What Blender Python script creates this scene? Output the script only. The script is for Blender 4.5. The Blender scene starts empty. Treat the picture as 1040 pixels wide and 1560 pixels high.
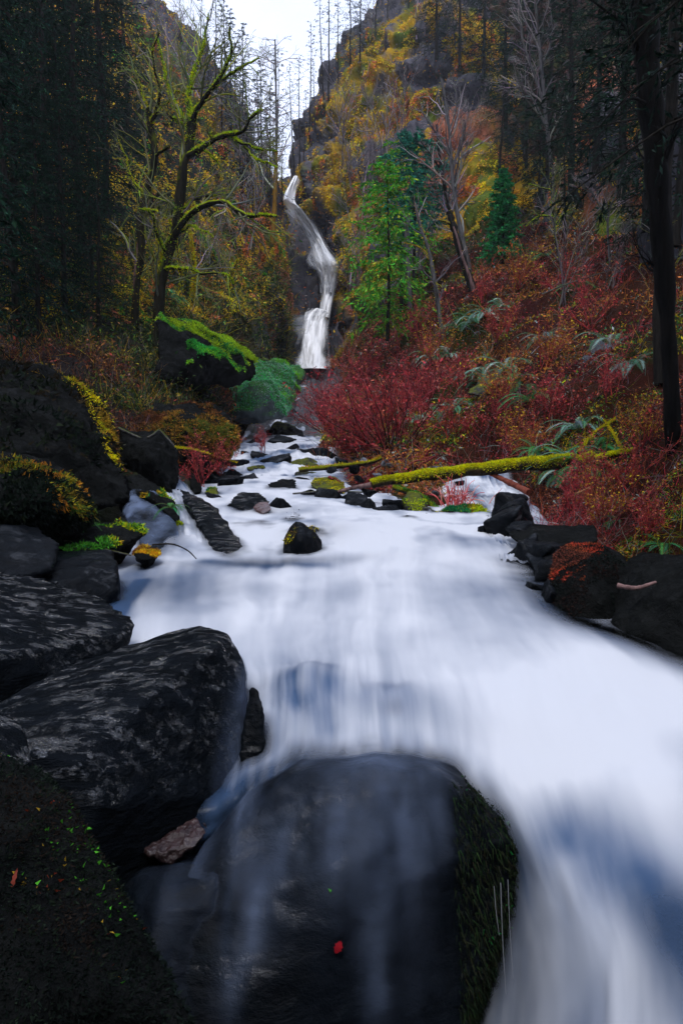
EXPOSURE = 0.22
HAZE = 0.0008
import bpy, math, random
import numpy as np
from mathutils import Vector, Matrix
from mathutils.bvhtree import BVHTree

# ---------------------------------------------------------------- basics
scene = bpy.context.scene
COL = scene.collection
RAD = math.radians
F = 1224.0
PITCH = RAD(-6.5)
CAMZ = 1.5
cp_, sp_ = math.cos(PITCH), math.sin(PITCH)

def P(px, py, D):
    """world point seen at photo position px,py when it stands D metres ahead"""
    x = (px - 520.0) / F
    z = -(py - 780.0) / F
    y2 = cp_ - sp_ * z
    z2 = sp_ + cp_ * z
    s = D / y2
    return np.array([x * s, D, CAMZ + z2 * s])

def ray(px, py):
    x = (px - 520.0) / F
    z = -(py - 780.0) / F
    v = Vector((x, cp_ - sp_ * z, sp_ + cp_ * z))
    return v.normalized()

def tag(o, label=None, cat=None, group=None, kind=None):
    if label: o['label'] = label
    if cat: o['category'] = cat
    if group: o['group'] = group
    if kind: o['kind'] = kind
    return o

def empty(name, loc):
    o = bpy.data.objects.new(name, None)
    o.location = [float(v) for v in loc]
    o.empty_display_size = 0.2
    COL.objects.link(o)
    return o

def mesh(name, V, polys, mats, parent=None, col=None, smooth=True, origin=None, matidx=None):
    """polys: list of (n,k) int arrays.  col: per-vertex rgb.  one mesh object"""
    V = np.asarray(V, dtype=np.float32).reshape(-1, 3)
    if origin is not None:
        V = V - np.asarray(origin, dtype=np.float32)
    if isinstance(polys, np.ndarray): polys = [polys]
    polys = [np.asarray(p, dtype=np.int32) for p in polys if len(p)]
    me = bpy.data.meshes.new(name)
    me.vertices.add(len(V))
    me.vertices.foreach_set('co', V.ravel())
    nl = sum(p.size for p in polys)
    npoly = sum(len(p) for p in polys)
    me.loops.add(nl)
    me.polygons.add(npoly)
    me.loops.foreach_set('vertex_index', np.concatenate([p.ravel() for p in polys]))
    starts = []
    s = 0
    for p in polys:
        starts.append(np.arange(len(p), dtype=np.int32) * p.shape[1] + s)
        s += p.size
    me.polygons.foreach_set('loop_start', np.concatenate(starts))
    if smooth:
        me.polygons.foreach_set('use_smooth', np.ones(npoly, dtype=bool))
    if matidx is not None:
        me.polygons.foreach_set('material_index', np.asarray(matidx, dtype=np.int32))
    me.update(calc_edges=True)
    if col is not None:
        c = np.ones((len(V), 4), dtype=np.float32)
        col = np.asarray(col, dtype=np.float32)
        c[:, :col.shape[1]] = col
        a = me.color_attributes.new('Col', 'FLOAT_COLOR', 'POINT')
        a.data.foreach_set('color', c.ravel())
    if not isinstance(mats, (list, tuple)): mats = [mats]
    for m in mats: me.materials.append(m)
    o = bpy.data.objects.new(name, me)
    COL.objects.link(o)
    if parent is not None:
        o.parent = parent
        if origin is None:
            o.matrix_parent_inverse = Matrix.Translation(-Vector(parent.location))
    elif origin is not None:
        o.location = [float(v) for v in origin]
    return o

def copy_tree(o, parent=None):
    c = o.copy()
    COL.objects.link(c)
    if parent is not None: c.parent = parent
    for ch in list(o.children): copy_tree(ch, c)
    return c

# ---------------------------------------------------------------- noise (numpy value noise)
def _hash(i, j, k, seed):
    i = i.astype(np.uint32); j = j.astype(np.uint32); k = k.astype(np.uint32)
    h = i * np.uint32(374761393) + j * np.uint32(668265263) + k * np.uint32(2147483647 - 1640531) + np.uint32((seed * 974711 + 12345) & 0xffffffff)
    h = (h ^ (h >> np.uint32(13))) * np.uint32(1274126177)
    h = (h ^ (h >> np.uint32(16))) * np.uint32(2246822519)
    h = h ^ (h >> np.uint32(15))
    return h.astype(np.float64) / 4294967295.0

def vnoise(p, seed=0):
    p = np.asarray(p, dtype=np.float64)
    f = np.floor(p)
    t = p - f
    t = t * t * t * (t * (t * 6 - 15) + 10)
    f = f.astype(np.int64)
    x, y, z = f[..., 0], f[..., 1], f[..., 2]
    r = 0
    for dx in (0, 1):
        wx = t[..., 0] if dx else 1 - t[..., 0]
        for dy in (0, 1):
            wy = t[..., 1] if dy else 1 - t[..., 1]
            for dz in (0, 1):
                wz = t[..., 2] if dz else 1 - t[..., 2]
                r = r + wx * wy * wz * _hash(x + dx, y + dy, z + dz, seed)
    return r * 2 - 1

def fbm(p, scale=1.0, oct=4, seed=0, gain=0.5, lac=2.03):
    p = np.asarray(p, dtype=np.float64) * scale
    r = 0; a = 1.0; tot = 0
    for o in range(oct):
        r = r + a * vnoise(p + 17.3 * o, seed + o)
        tot += a
        a *= gain; p = p * lac
    return r / tot

def ridged(p, scale=1.0, oct=4, seed=0, gain=0.5):
    p = np.asarray(p, dtype=np.float64) * scale
    r = 0; a = 1.0; tot = 0
    for o in range(oct):
        r = r + a * (1 - 2 * np.abs(vnoise(p + 11.7 * o, seed + o)))
        tot += a; a *= gain; p = p * 2.07
    return r / tot

def sstep(a, b, x):
    t = np.clip((x - a) / (b - a), 0, 1)
    return t * t * (3 - 2 * t)

# ---------------------------------------------------------------- materials
def new_mat(name):
    m = bpy.data.materials.new(name)
    m.use_nodes = True
    nt = m.node_tree
    nt.nodes.clear()
    out = nt.nodes.new('ShaderNodeOutputMaterial')
    b = nt.nodes.new('ShaderNodeBsdfPrincipled')
    nt.links.new(b.outputs[0], out.inputs['Surface'])
    return m, nt, b, out

class NT:
    """terse node helper"""
    def __init__(s, nt): s.nt = nt; s.N = nt.nodes; s.L = nt.links
    def n(s, t, **kw):
        x = s.N.new(t)
        for k, v in kw.items():
            if k in x.inputs.keys(): x.inputs[k].default_value = v
            else: setattr(x, k, v)
        return x
    def link(s, a, b): s.L.new(a, b)
    def noise(s, vec, scale, detail=4, rough=0.55, dist=0.0):
        x = s.n('ShaderNodeTexNoise'); x.inputs['Scale'].default_value = scale
        x.inputs['Detail'].default_value = detail; x.inputs['Roughness'].default_value = rough
        x.inputs['Distortion'].default_value = dist
        if vec is not None: s.link(vec, x.inputs['Vector'])
        return x.outputs['Fac']
    def mapping(s, vec, scale=(1, 1, 1), rot=(0, 0, 0)):
        x = s.n('ShaderNodeMapping'); x.inputs['Scale'].default_value = scale
        x.inputs['Rotation'].default_value = rot
        s.link(vec, x.inputs['Vector']); return x.outputs[0]
    def coord(s, which='Object'): return s.n('ShaderNodeTexCoord').outputs[which]
    def ramp(s, fac, stops):
        x = s.n('ShaderNodeValToRGB'); e = x.color_ramp.elements
        while len(e) > 1: e.remove(e[-1])
        e[0].position = stops[0][0]; c = stops[0][1]; e[0].color = (c, c, c, 1) if not hasattr(c, '__len__') else (*c, 1)
        for p, c in stops[1:]:
            k = e.new(p); k.color = (c, c, c, 1) if not hasattr(c, '__len__') else (*c, 1)
        s.link(fac, x.inputs[0]); return x.outputs[0]
    def mix(s, fac, a, b, mode='MIX'):
        x = s.n('ShaderNodeMix'); x.data_type = 'RGBA'; x.blend_type = mode
        for sock, v in ((x.inputs[0], fac), (x.inputs[6], a), (x.inputs[7], b)):
            if hasattr(v, 'links') or isinstance(v, bpy.types.NodeSocket): s.link(v, sock)
            elif hasattr(v, '__len__'): sock.default_value = (*v, 1) if len(v) == 3 else v
            else: sock.default_value = v
        return x.outputs[2]
    def math(s, op, a, b=None, c=None, clamp=False):
        x = s.n('ShaderNodeMath'); x.operation = op; x.use_clamp = clamp
        for i, v in enumerate((a, b, c)):
            if v is None: continue
            if isinstance(v, bpy.types.NodeSocket): s.link(v, x.inputs[i])
            else: x.inputs[i].default_value = v
        return x.outputs[0]
    def bump(s, h, strength=0.5, dist=0.05, normal=None):
        x = s.n('ShaderNodeBump'); x.inputs['Strength'].default_value = strength
        x.inputs['Distance'].default_value = dist; s.link(h, x.inputs['Height'])
        if normal is not None: s.link(normal, x.inputs['Normal'])
        return x.outputs[0]
    def attr(s, name='Col'):
        x = s.n('ShaderNodeAttribute'); x.attribute_name = name; return x
    def nz(s):
        g = s.n('ShaderNodeNewGeometry'); x = s.n('ShaderNodeSeparateXYZ'); s.link(g.outputs['Normal'], x.inputs[0]); return x.outputs['Z']

def leaf_mat(name, rough=0.6, trans=0.25, spec=0.3):
    """foliage whose colour comes from each leaf's own colour attribute"""
    m, nt, b, out = new_mat(name)
    k = NT(nt)
    a = k.attr('Col').outputs['Color']
    k.link(a, b.inputs['Base Color'])
    b.inputs['Roughness'].default_value = rough
    b.inputs['Specular IOR Level'].default_value = spec
    if trans > 0:
        t = k.n('ShaderNodeBsdfTranslucent'); k.link(a, t.inputs['Color'])
        mx = k.n('ShaderNodeMixShader'); mx.inputs[0].default_value = trans
        k.link(b.outputs[0], mx.inputs[1]); k.link(t.outputs[0], mx.inputs[2])
        k.link(mx.outputs[0], out.inputs['Surface'])
    return m

def bark_mat(name, c1, c2, moss=None, moss_lo=0.1, moss_hi=0.5, scale=8.0, bump=0.02):
    m, nt, b, out = new_mat(name)
    k = NT(nt)
    co = k.coord()
    st = k.mapping(co, (1, 1, 0.18))
    n1 = k.noise(st, scale * 2.2, 5, 0.65)
    n2 = k.noise(co, scale * 0.5, 3)
    c = k.mix(k.ramp(n1, [(0.35, 0), (0.65, 1)]), c1, c2)
    if moss is not None:
        z = k.math('ADD', k.nz(), k.math('MULTIPLY_ADD', n2, 1.3, -0.65))
        f = k.ramp(k.math('MULTIPLY_ADD', z, 0.5, 0.5), [((moss_lo + 1) / 2, 0), ((moss_hi + 1) / 2, 1)])
        mc = k.mix(k.noise(co, scale * 3, 2), moss, tuple(v * 0.45 for v in moss))
        c = k.mix(f, c, mc)
    k.link(c, b.inputs['Base Color'])
    b.inputs['Roughness'].default_value = 0.75
    b.inputs['Specular IOR Level'].default_value = 0.05
    k.link(k.bump(n1, 0.8, bump), b.inputs['Normal'])
    return m

def rock_mat(name, c1, c2, rough=(0.2, 0.5), bscale=9, bump=0.02, stretch=(1, 1, 1), rot=(0, 0, 0),
             moss=None, moss2=None, mlo=0.3, mhi=0.7, mscale=3.0, coat=0.5, fine=40, usecol=False, spec=0.5, glint=0):
    m, nt, b, out = new_mat(name)
    k = NT(nt)
    co = k.coord()
    st = k.mapping(co, stretch, rot)
    n1 = k.noise(st, bscale, 8, 0.62, 0.4)
    n2 = k.noise(st, bscale * 0.25, 4, 0.6)
    n3 = k.noise(st, fine, 4, 0.7)
    c = k.mix(k.ramp(n1, [(0.3, 0), (0.7, 1)]), c1, c2)
    c = k.mix(k.ramp(n2, [(0.35, 0.0), (0.7, 0.6)]), c, tuple(v * 0.5 for v in c1))
    if usecol:
        c = k.mix(k.attr('Col').outputs['Alpha'], c, k.attr('Col').outputs['Color'])
    r = k.ramp(k.noise(st, bscale * 0.7, 5), [(0.3, rough[0]), (0.7, rough[1])])
    h = k.math('ADD', k.math('MULTIPLY', n1, 1.0), k.math('MULTIPLY', n3, 0.25))
    if moss is not None:
        mn = k.noise(co, mscale, 5, 0.65)
        z = k.math('ADD', k.nz(), k.math('MULTIPLY_ADD', mn, 1.6, -0.8))
        f = k.ramp(k.math('MULTIPLY_ADD', z, 0.5, 0.5), [((mlo + 1) / 2, 0), ((mhi + 1) / 2, 1)])
        mc = k.mix(k.noise(co, mscale * 6, 4), moss, moss2 or tuple(v * 0.4 for v in moss))
        c = k.mix(f, c, mc)
        r = k.mix(f, r, (0.9, 0.9, 0.9))
        cf = k.math('MULTIPLY', k.math('SUBTRACT', 1.0, f), coat)
        k.link(cf, b.inputs['Coat Weight'])
    else:
        b.inputs['Coat Weight'].default_value = coat
    b.inputs['Coat Roughness'].default_value = 0.09
    if glint > 20: b.inputs['Coat IOR'].default_value = 2.6
    if glint:
        # films of water lie in streaks on the rock
        gn = k.noise(k.mapping(co, (0.6, 1.2, 1.5), (0, 0, RAD(-20))), glint * .55, 8, 0.8, 0.25)
        up_ = k.ramp(k.nz(), [(0.38, 0.0), (0.72, 1.0)])
        k.link(k.math('MULTIPLY', k.ramp(gn, [(0.515, 0.0), (0.575, coat)]), up_), b.inputs['Coat Weight'])
    k.link(c, b.inputs['Base Color'])
    k.link(r, b.inputs['Roughness'])
    b.inputs['Specular IOR Level'].default_value = spec
    bm = k.bump(h, 1.0, bump)
    k.link(bm, b.inputs['Normal'])
    if glint > 20:
        # ripples of the running water film
        rp = k.noise(k.mapping(co, (0.5, 1.5, 1.5), (0, 0, RAD(-20))), 44, 4, 0.65, 0.4)
        bm = k.bump(rp, 1.0, 0.05, bm)
    k.link(bm, b.inputs['Coat Normal'])
    return m

# ---------------------------------------------------------------- surface sheets
def crom(A, n, axis=0):
    """Catmull-Rom resample control array A along axis to n samples"""
    A = np.moveaxis(np.asarray(A, dtype=np.float64), axis, 0)
    m = A.shape[0]
    t = np.linspace(0, m - 1, n)
    i = np.minimum(t.astype(int), m - 2)
    u = (t - i).reshape((-1,) + (1,) * (A.ndim - 1))
    p1 = A[i]; p2 = A[i + 1]
    p0 = np.where((i > 0).reshape(u.shape), A[np.maximum(i - 1, 0)], 2 * p1 - p2)
    p3 = np.where((i < m - 2).reshape(u.shape), A[np.minimum(i + 2, m - 1)], 2 * p2 - p1)
    r = 0.5 * (2 * p1 + (p2 - p0) * u + (2 * p0 - 5 * p1 + 4 * p2 - p3) * u ** 2 + (3 * p1 - p0 - 3 * p2 + p3) * u ** 3)
    return np.moveaxis(r, 0, axis)

def grid_faces(nu, nv):
    i = np.arange(nu * nv).reshape(nu, nv)
    return np.stack([i[:-1, :-1], i[:-1, 1:], i[1:, 1:], i[1:, :-1]], -1).reshape(-1, 4)

def grid_normals(G):
    du = np.gradient(G, axis=0); dv = np.gradient(G, axis=1)
    n = np.cross(dv, du)
    n /= np.linalg.norm(n, axis=-1, keepdims=True) + 1e-9
    return n

def sheet_pts(rows, nu, nv):
    G = np.array([[P(*c) for c in r] for r in rows])
    G = crom(G, nu, 0); G = crom(G, nv, 1)
    return G

# registry of solid surfaces for ray placement
SURF = []
def bvh_of(o):
    me = o.data
    n = len(me.vertices)
    V = np.empty(n * 3, np.float32); me.vertices.foreach_get('co', V)
    V = V.reshape(-1, 3) + np.array(o.location if o.parent is None else (0, 0, 0), dtype=np.float32)
    polys = [tuple(p.vertices) for p in me.polygons]
    return BVHTree.FromPolygons([tuple(v) for v in V.tolist()], polys)

def register(o):
    SURF.append((o, bvh_of(o)))
    return o

def hit(px, py, only=None, maxd=400):
    best = None
    d = ray(px, py)
    org = Vector((0, 0, CAMZ))
    for o, b in SURF:
        if only and o.name not in only: continue
        r = b.ray_cast(org, d, maxd)
        if r[0] is not None and (best is None or r[3] < best[2]):
            n = r[1]
            if n.dot(d) > 0: n = -n
            best = (r[0], n, r[3])
    return best

def drop(x, y, z=60, only=None):
    best = None
    for o, b in SURF:
        if only and o.name not in only: continue
        r = b.ray_cast(Vector((x, y, z)), Vector((0, 0, -1)), 200)
        if r[0] is not None and (best is None or r[0].z > best[0].z): best = (r[0], r[1])
    return best
# ---------------------------------------------------------------- terrain
def blobs(V, items):
    """weights of ground cover patches: list of (px,py,D,radius_m,weight)"""
    w = np.zeros(V.shape[:-1])
    for px, py, D, r, a in items:
        c = P(px, py, D)
        d = np.linalg.norm(V - c, axis=-1)
        w = np.maximum(w, a * np.exp(-(d / r) ** 2))
    return w

M_CLIFF = rock_mat('cliff_rock', (0.03, 0.032, 0.042), (0.17, 0.16, 0.185), rough=(0.6, 0.9), bscale=1.6, bump=0.4,
                   stretch=(1, 1, 0.4), coat=0.0, fine=7, usecol=True, spec=0.08)
M_SOIL = rock_mat('hillside_soil', (0.010, 0.008, 0.006), (0.03, 0.018, 0.012), rough=(0.7, 0.95), bscale=3, bump=0.1,
                  coat=0.0, fine=20, usecol=True, spec=0.05)
M_BED = rock_mat('stream_bed_rock', (0.012, 0.015, 0.022), (0.04, 0.045, 0.055), rough=(0.2, 0.6), bscale=3, bump=0.06, coat=0.3, fine=18)

def terrain(name, rows, nu, nv, amp, scale, mat, colfn=None, col_amp=0.0, seed=0, strat=0.0, taper=''):
    G = sheet_pts(rows, nu, nv)
    N = grid_normals(G)
    U = np.linspace(0, 1, nv)[None, :]
    tp = np.ones_like(U)
    if 'l' in taper: tp = tp * (0.15 + 0.85 * sstep(0, 0.22, U))
    if 'r' in taper: tp = tp * (0.15 + 0.85 * sstep(0, 0.22, 1 - U))
    d = fbm(G, scale, 5, seed) * amp
    d = d + ridged(G * np.array([1, 1, 0.35]), scale * 2.2, 4, seed + 9) * amp * 0.55
    if strat:
        d = d + strat * np.abs(vnoise(np.stack([G[..., 0] * 0.15, G[..., 1] * 0.15, G[..., 2] * 0.8], -1), seed + 31))
    if col_amp:   # basalt columns
        q = G * np.array([1.6, 1.6, 0.25])
        d = d + col_amp * (ridged(q, 1.0, 2, seed + 77))
    dist = np.clip(G[..., 1] / 30.0, 0.12, 1.4)
    G2 = G + N * (d * dist * tp)[..., None]
    col = colfn(G2, N) if colfn else None
    o = mesh(name, G2.reshape(-1, 3), grid_faces(nu, nv), mat, col=None if col is None else col.reshape(-1, 4))
    tag(o, kind='structure')
    register(o)
    return o, G2, N

MOSS_Y = np.array([0.42, 0.25, 0.012]); MOSS_G = np.array([0.09, 0.13, 0.012]); RUST = np.array([0.28, 0.085, 0.03])
PINK = np.array([0.38, 0.15, 0.10]); DARK = np.array([0.02, 0.022, 0.02]); REDL = np.array([0.14, 0.022, 0.02])

def cliff_cover(seed, moss_amt=0.5, rust_items=(), bare_items=(), moss_items=(), moss_col=MOSS_Y, shade_items=()):
    def fn(G, N):
        n = fbm(G * np.array([1, 1, 0.6]), 0.35, 5, seed)
        n2 = fbm(G * np.array([1, 1, 0.45]), 1.3, 4, seed + 5)
        up = N[..., 2]
        a = moss_amt + 0.9 * n + 0.6 * n2 + 0.25 * up
        a = a - 1.1 * blobs(G, bare_items) + 0.8 * blobs(G, moss_items)
        a = sstep(0.30, 0.62, a)
        t = sstep(-0.3, 0.4, fbm(G, 0.8, 3, seed + 8))[..., None]
        c = moss_col * (1 - t) + MOSS_G * t
        r = blobs(G, rust_items) * 1.5 + 0.55 * fbm(G, 0.5, 4, seed + 20)
        r = sstep(0.45, 0.8, r)
        c = c * (1 - r[..., None]) + (RUST * 0.6 + PINK * 0.4) * r[..., None]
        a = np.maximum(a, r * 0.95)
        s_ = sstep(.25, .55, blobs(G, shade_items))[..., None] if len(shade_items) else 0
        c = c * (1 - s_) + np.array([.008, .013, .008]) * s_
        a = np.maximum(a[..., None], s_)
        return np.concatenate([c, a], -1)
    return fn

def soil_cover(seed, base=RUST, alt=REDL, moss=0.35):
    def fn(G, N):
        n = sstep(-0.25, 0.35, fbm(G, 0.9, 4, seed))[..., None]
        c = base * 0.14 * (1 - n) + alt * 0.22 * n  # soil colours cut down to imitate the shade under the plants
        m = sstep(0.55 - moss, 0.9 - moss, fbm(G, 0.6, 4, seed + 3) + 0.2)[..., None]
        c = c * (1 - m) + MOSS_G * 0.25 * m
        a = np.full(G.shape[:-1] + (1,), 0.85)
        return np.concatenate([c, a], -1)
    return fn

# --- right hillside and the slope beyond
R_rows = [
 [(1600,1450,2.6),(1250,1250,3.4),(1060,1110,4.6),(930,1010,5.8),(815,920,6.6),(745,850,7.8),(650,800,9),(560,800,10.2),(470,760,12)],
 [(1600,1200,3.0),(1250,1050,4.0),(1060,950,5.2),(930,890,6.2),(815,835,6.9),(752,785,9.0),(650,765,9.3),(560,765,10.5),(470,735,12)],
 [(1600,950,3.6),(1250,880,4.6),(1060,830,5.8),(930,795,6.8),(822,760,8.2),(745,738,11.4),(610,705,12),(530,690,15),(495,650,20)],
 [(1600,800,3.6),(1250,720,5),(1080,690,6.5),(930,660,9),(820,620,12),(720,610,15),(620,610,19),(545,600,26),(512,590,36)],
 [(1600,500,6),(1250,520,8),(1100,500,10),(930,500,14),(820,480,18),(720,480,22),(620,510,27),(550,530,35),(516,560,43)],
 [(1700,200,10),(1300,300,13),(1120,320,15),(950,370,20),(850,350,25),(740,390,29),(640,430,34),(560,480,41),(520,500,49)],
 [(1800,-200,16),(1350,0,20),(1150,120,24),(1000,250,30),(880,290,35),(760,260,42),(660,260,46),(580,300,50),(530,400,56)],
 [(1800,-600,26),(1350,-300,32),(1180,-120,38),(1020,-20,46),(900,20,52),(780,60,58),(700,40,62),(620,60,66),(600,150,76)],
 [(1800,-900,40),(1350,-600,48),(1180,-400,55),(1020,-260,62),(900,-180,68),(780,-100,72),(700,-60,76),(640,0,80),(600,60,84)],
 [(1800,-700,70),(1350,-300,75),(1180,-100,80),(1020,0,85),(900,100,90),(780,150,95),(700,200,95),(640,250,95),(600,300,95)],
]
hill_r, hrG, hrN = terrain('hillside', R_rows, 330, 260, 0.8, 0.35, M_SOIL, soil_cover(3), seed=4, taper='r')

# --- right buttress of the waterfall
B_rows = [
 [(508,600,56),(516,590,50),(560,580,45),(640,540,39),(760,500,34),(880,450,36),(980,400,46)],
 [(510,500,56),(518,500,50),(560,500,44),(640,450,38),(755,430,34),(870,370,36),(960,340,46)],
 [(520,400,57),(526,400,52),(565,400,45),(640,370,40),(745,350,35),(830,320,38),(930,330,48)],
 [(488,345,61),(500,345,55),(556,350,47),(640,330,42),(745,310,36),(815,305,40),(890,330,49)],
 [(462,300,63),(472,292,58),(550,300,49),(640,290,43),(745,275,37),(800,290,41),(860,330,50)],
 [(455,262,65),(463,255,60),(545,240,51),(640,232,45),(735,222,40),(775,240,45),(800,280,54)],
 [(458,225,67),(472,205,63),(545,205,53),(640,222,50),(730,216,47),(755,215,51),(790,240,60)],
 [(475,180,68),(492,160,64),(550,140,56),(640,140,52),(728,130,49),(748,150,53),(790,190,62)],
 [(510,110,70),(528,98,66),(570,80,58),(640,75,53),(712,68,50),(738,90,54),(790,150,64)],
 [(560,35,72),(575,28,68),(605,15,60),(650,40,55),(705,64,53),(735,78,58),(790,120,68)],
 [(600,-30,78),(620,-25,74),(640,-20,68),(670,-5,64),(705,30,62),(735,50,66),(790,90,76)],
 [(640,40,100),(650,40,96),(660,40,92),(680,40,90),(705,60,88),(735,80,90),(790,120,95)],
]
butt, buG, buN = terrain('cliff', B_rows, 360, 240, 0.9, 0.3, M_CLIFF,
    cliff_cover(11, 0.28, rust_items=[(700,245,41,3.2,1),(600,330,46,3.5,.6),(690,300,40,2.5,.9),(760,260,39,1.6,.8),(560,440,46,3,.5)],
                bare_items=[(480,200,64,5,1),(520,130,66,4,.9),(720,190,48,2,.9),(660,150,52,2.5,.5),(450,300,60,4,.6),(735,120,52,2,1.2)],
                moss_items=[(600,90,56,4,1),(700,100,50,3,.7),(620,200,51,3,.8),(740,420,35,4,.6),(800,330,37,3,.8),(560,360,46,4,.4)]),
    col_amp=0.28, seed=21, strat=0.8, taper='l')

# --- second outcrops on the right
def outcrop(name, rows, seed, cover):
    return terrain(name, rows, 110, 90, 0.6, 0.5, M_CLIFF, cover, col_amp=0.2, seed=seed, strat=0.4)
O1 = [
 [(815,420,34),(850,410,26),(900,400,23),(945,410,22),(985,420,26)],
 [(835,330,34),(860,320,27),(905,310,24.5),(945,330,23.5),(980,340,27)],
 [(870,250,34),(890,240,28),(912,215,26),(935,240,25),(965,260,28)],
 [(895,180,36),(905,165,31),(918,150,29),(930,165,29),(945,200,31)],
 [(905,150,42),(912,140,38),(920,132,35),(928,145,36),(940,180,38)],
 [(900,260,50),(910,250,48),(920,250,46),(930,260,46),(940,280,48)],
]
oc1, o1G, o1N = outcrop('cliff', O1, 41, cliff_cover(42, 0.1, rust_items=[(905,170,30,2,1),(900,250,27,1.6,.8),(940,330,24,1.2,.8)], moss_items=[(900,350,24,3,.4)], moss_col=np.array([0.12,.07,.015])))
O2 = [
 [(985,420,22),(1000,400,17),(1060,400,15),(1150,400,14),(1250,400,16)],
 [(990,300,22),(1005,280,18),(1060,260,16),(1150,250,15),(1250,260,17)],
 [(985,200,24),(1000,165,20),(1060,120,18),(1150,80,17),(1250,80,19)],
 [(1000,140,30),(1015,120,27),(1060,80,24),(1150,20,23),(1250,20,25)],
 [(1010,250,40),(1020,250,38),(1060,250,36),(1150,250,35),(1250,250,36)],
]
oc2, o2G, o2N = outcrop('cliff', O2, 45, cliff_cover(46, 0.25, moss_col=np.array([0.10,.055,.012])))

# --- left hillside
L_rows = [
 [(-500,1900,1.5),(-250,1300,3.2),(0,1000,5.2),(140,890,6.4),(200,840,7.4),(255,790,8.6),(300,750,10.2),(345,708,13),(362,665,19),(430,598,36)],
 [(-700,1200,2.2),(-350,900,5),(-30,780,8.2),(100,740,9),(180,720,9.6),(240,700,10.6),(290,685,13),(340,650,19),(395,615,28),(436,560,42)],
 [(-700,800,3.4),(-350,700,6.5),(0,640,11),(110,610,12),(200,605,13),(270,600,15),(340,585,20),(395,565,26),(415,540,35),(436,520,46)],
 [(-800,500,5),(-400,500,7),(0,520,14),(120,520,15),(220,530,16.5),(290,520,18),(350,510,23),(400,500,31),(420,490,39),(438,480,50)],
 [(-900,200,8),(-400,250,11),(0,380,17),(120,400,19),(220,420,21),(300,440,24),(360,430,29),(402,420,36),(422,420,43),(436,430,53)],
 [(-1000,-100,12),(-400,0,16),(0,230,24),(120,240,26),(220,240,29),(300,290,31),(360,340,35),(405,370,39),(415,375,46),(425,380,56)],
 [(-1000,-400,20),(-400,-300,26),(0,60,34),(120,100,36),(195,90,40),(285,175,43),(350,220,45),(395,290,47),(412,320,52),(422,325,60)],
 [(-1000,-700,32),(-400,-600,40),(0,-150,48),(120,-70,50),(195,-10,50),(262,50,52),(318,115,54),(360,205,56),(400,260,58),(424,285,63)],
 [(-1000,-800,50),(-400,-700,60),(0,-160,62),(120,-20,62),(200,60,60),(270,120,60),(325,180,62),(362,240,64),(392,280,66),(424,300,68)],
 [(-1000,-300,95),(-400,-200,95),(0,0,95),(120,50,95),(215,100,90),(280,150,88),(330,200,86),(365,250,84),(395,290,84),(430,310,84)],
]
def left_cover(G, N):
    a = cliff_cover(61, 0.22, rust_items=[(300,260,34,2.6,1),(240,270,30,2,.8),(160,215,28,1.6,1.2),(205,90,40,2.5,.8),(420,470,40,3,.8),(180,95,38,1.5,1)],
        bare_items=[(280,80,50,5,1),(380,300,46,3.5,1),(340,260,42,3,.7),(200,60,44,3,.8)],
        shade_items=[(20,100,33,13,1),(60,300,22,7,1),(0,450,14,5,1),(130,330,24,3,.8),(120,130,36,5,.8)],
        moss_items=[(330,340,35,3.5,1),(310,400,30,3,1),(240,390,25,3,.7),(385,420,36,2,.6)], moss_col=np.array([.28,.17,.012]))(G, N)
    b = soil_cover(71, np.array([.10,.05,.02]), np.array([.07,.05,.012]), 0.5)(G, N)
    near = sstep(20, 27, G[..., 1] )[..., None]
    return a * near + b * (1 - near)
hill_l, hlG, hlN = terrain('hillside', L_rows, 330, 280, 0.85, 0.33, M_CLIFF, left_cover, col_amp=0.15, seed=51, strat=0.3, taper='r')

# --- rock face behind and beside the fall
W_rows = [
 [(400,640,34),(430,600,40),(455,575,43),(480,565,44),(505,575,44),(530,600,42)],
 [(405,500,42),(432,500,46),(455,510,47),(480,505,47.5),(505,505,48),(530,520,46)],
 [(410,440,46),(432,440,49),(460,450,49.5),(490,455,49.5),(508,450,50.5),(530,460,49)],
 [(410,380,49),(435,375,52),(462,375,52.5),(492,378,53),(512,380,53.5),(530,380,52)],
 [(405,320,54),(425,320,57),(448,320,57.5),(470,330,58),(495,340,58),(520,340,57)],
 [(400,290,58),(420,290,60.5),(440,287,61),(458,290,61.5),(480,290,61),(500,290,60)],
 [(400,300,75),(420,292,75),(440,288,75),(458,288,75),(480,285,75),(500,280,75)],
]
wallc = cliff_cover(81, 0.05, rust_items=[(430,470,46,2.2,.9),(505,540,44,1.5,.7)], bare_items=[(450,470,47,3,.8)], moss_items=[(402,505,41,1.2,1),(440,430,48,1,.8)])
wall, waG, waN = terrain('cliff', W_rows, 170, 110, 0.5, 0.5, M_CLIFF, wallc, col_amp=0.12, seed=83, strat=0.3)

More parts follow.
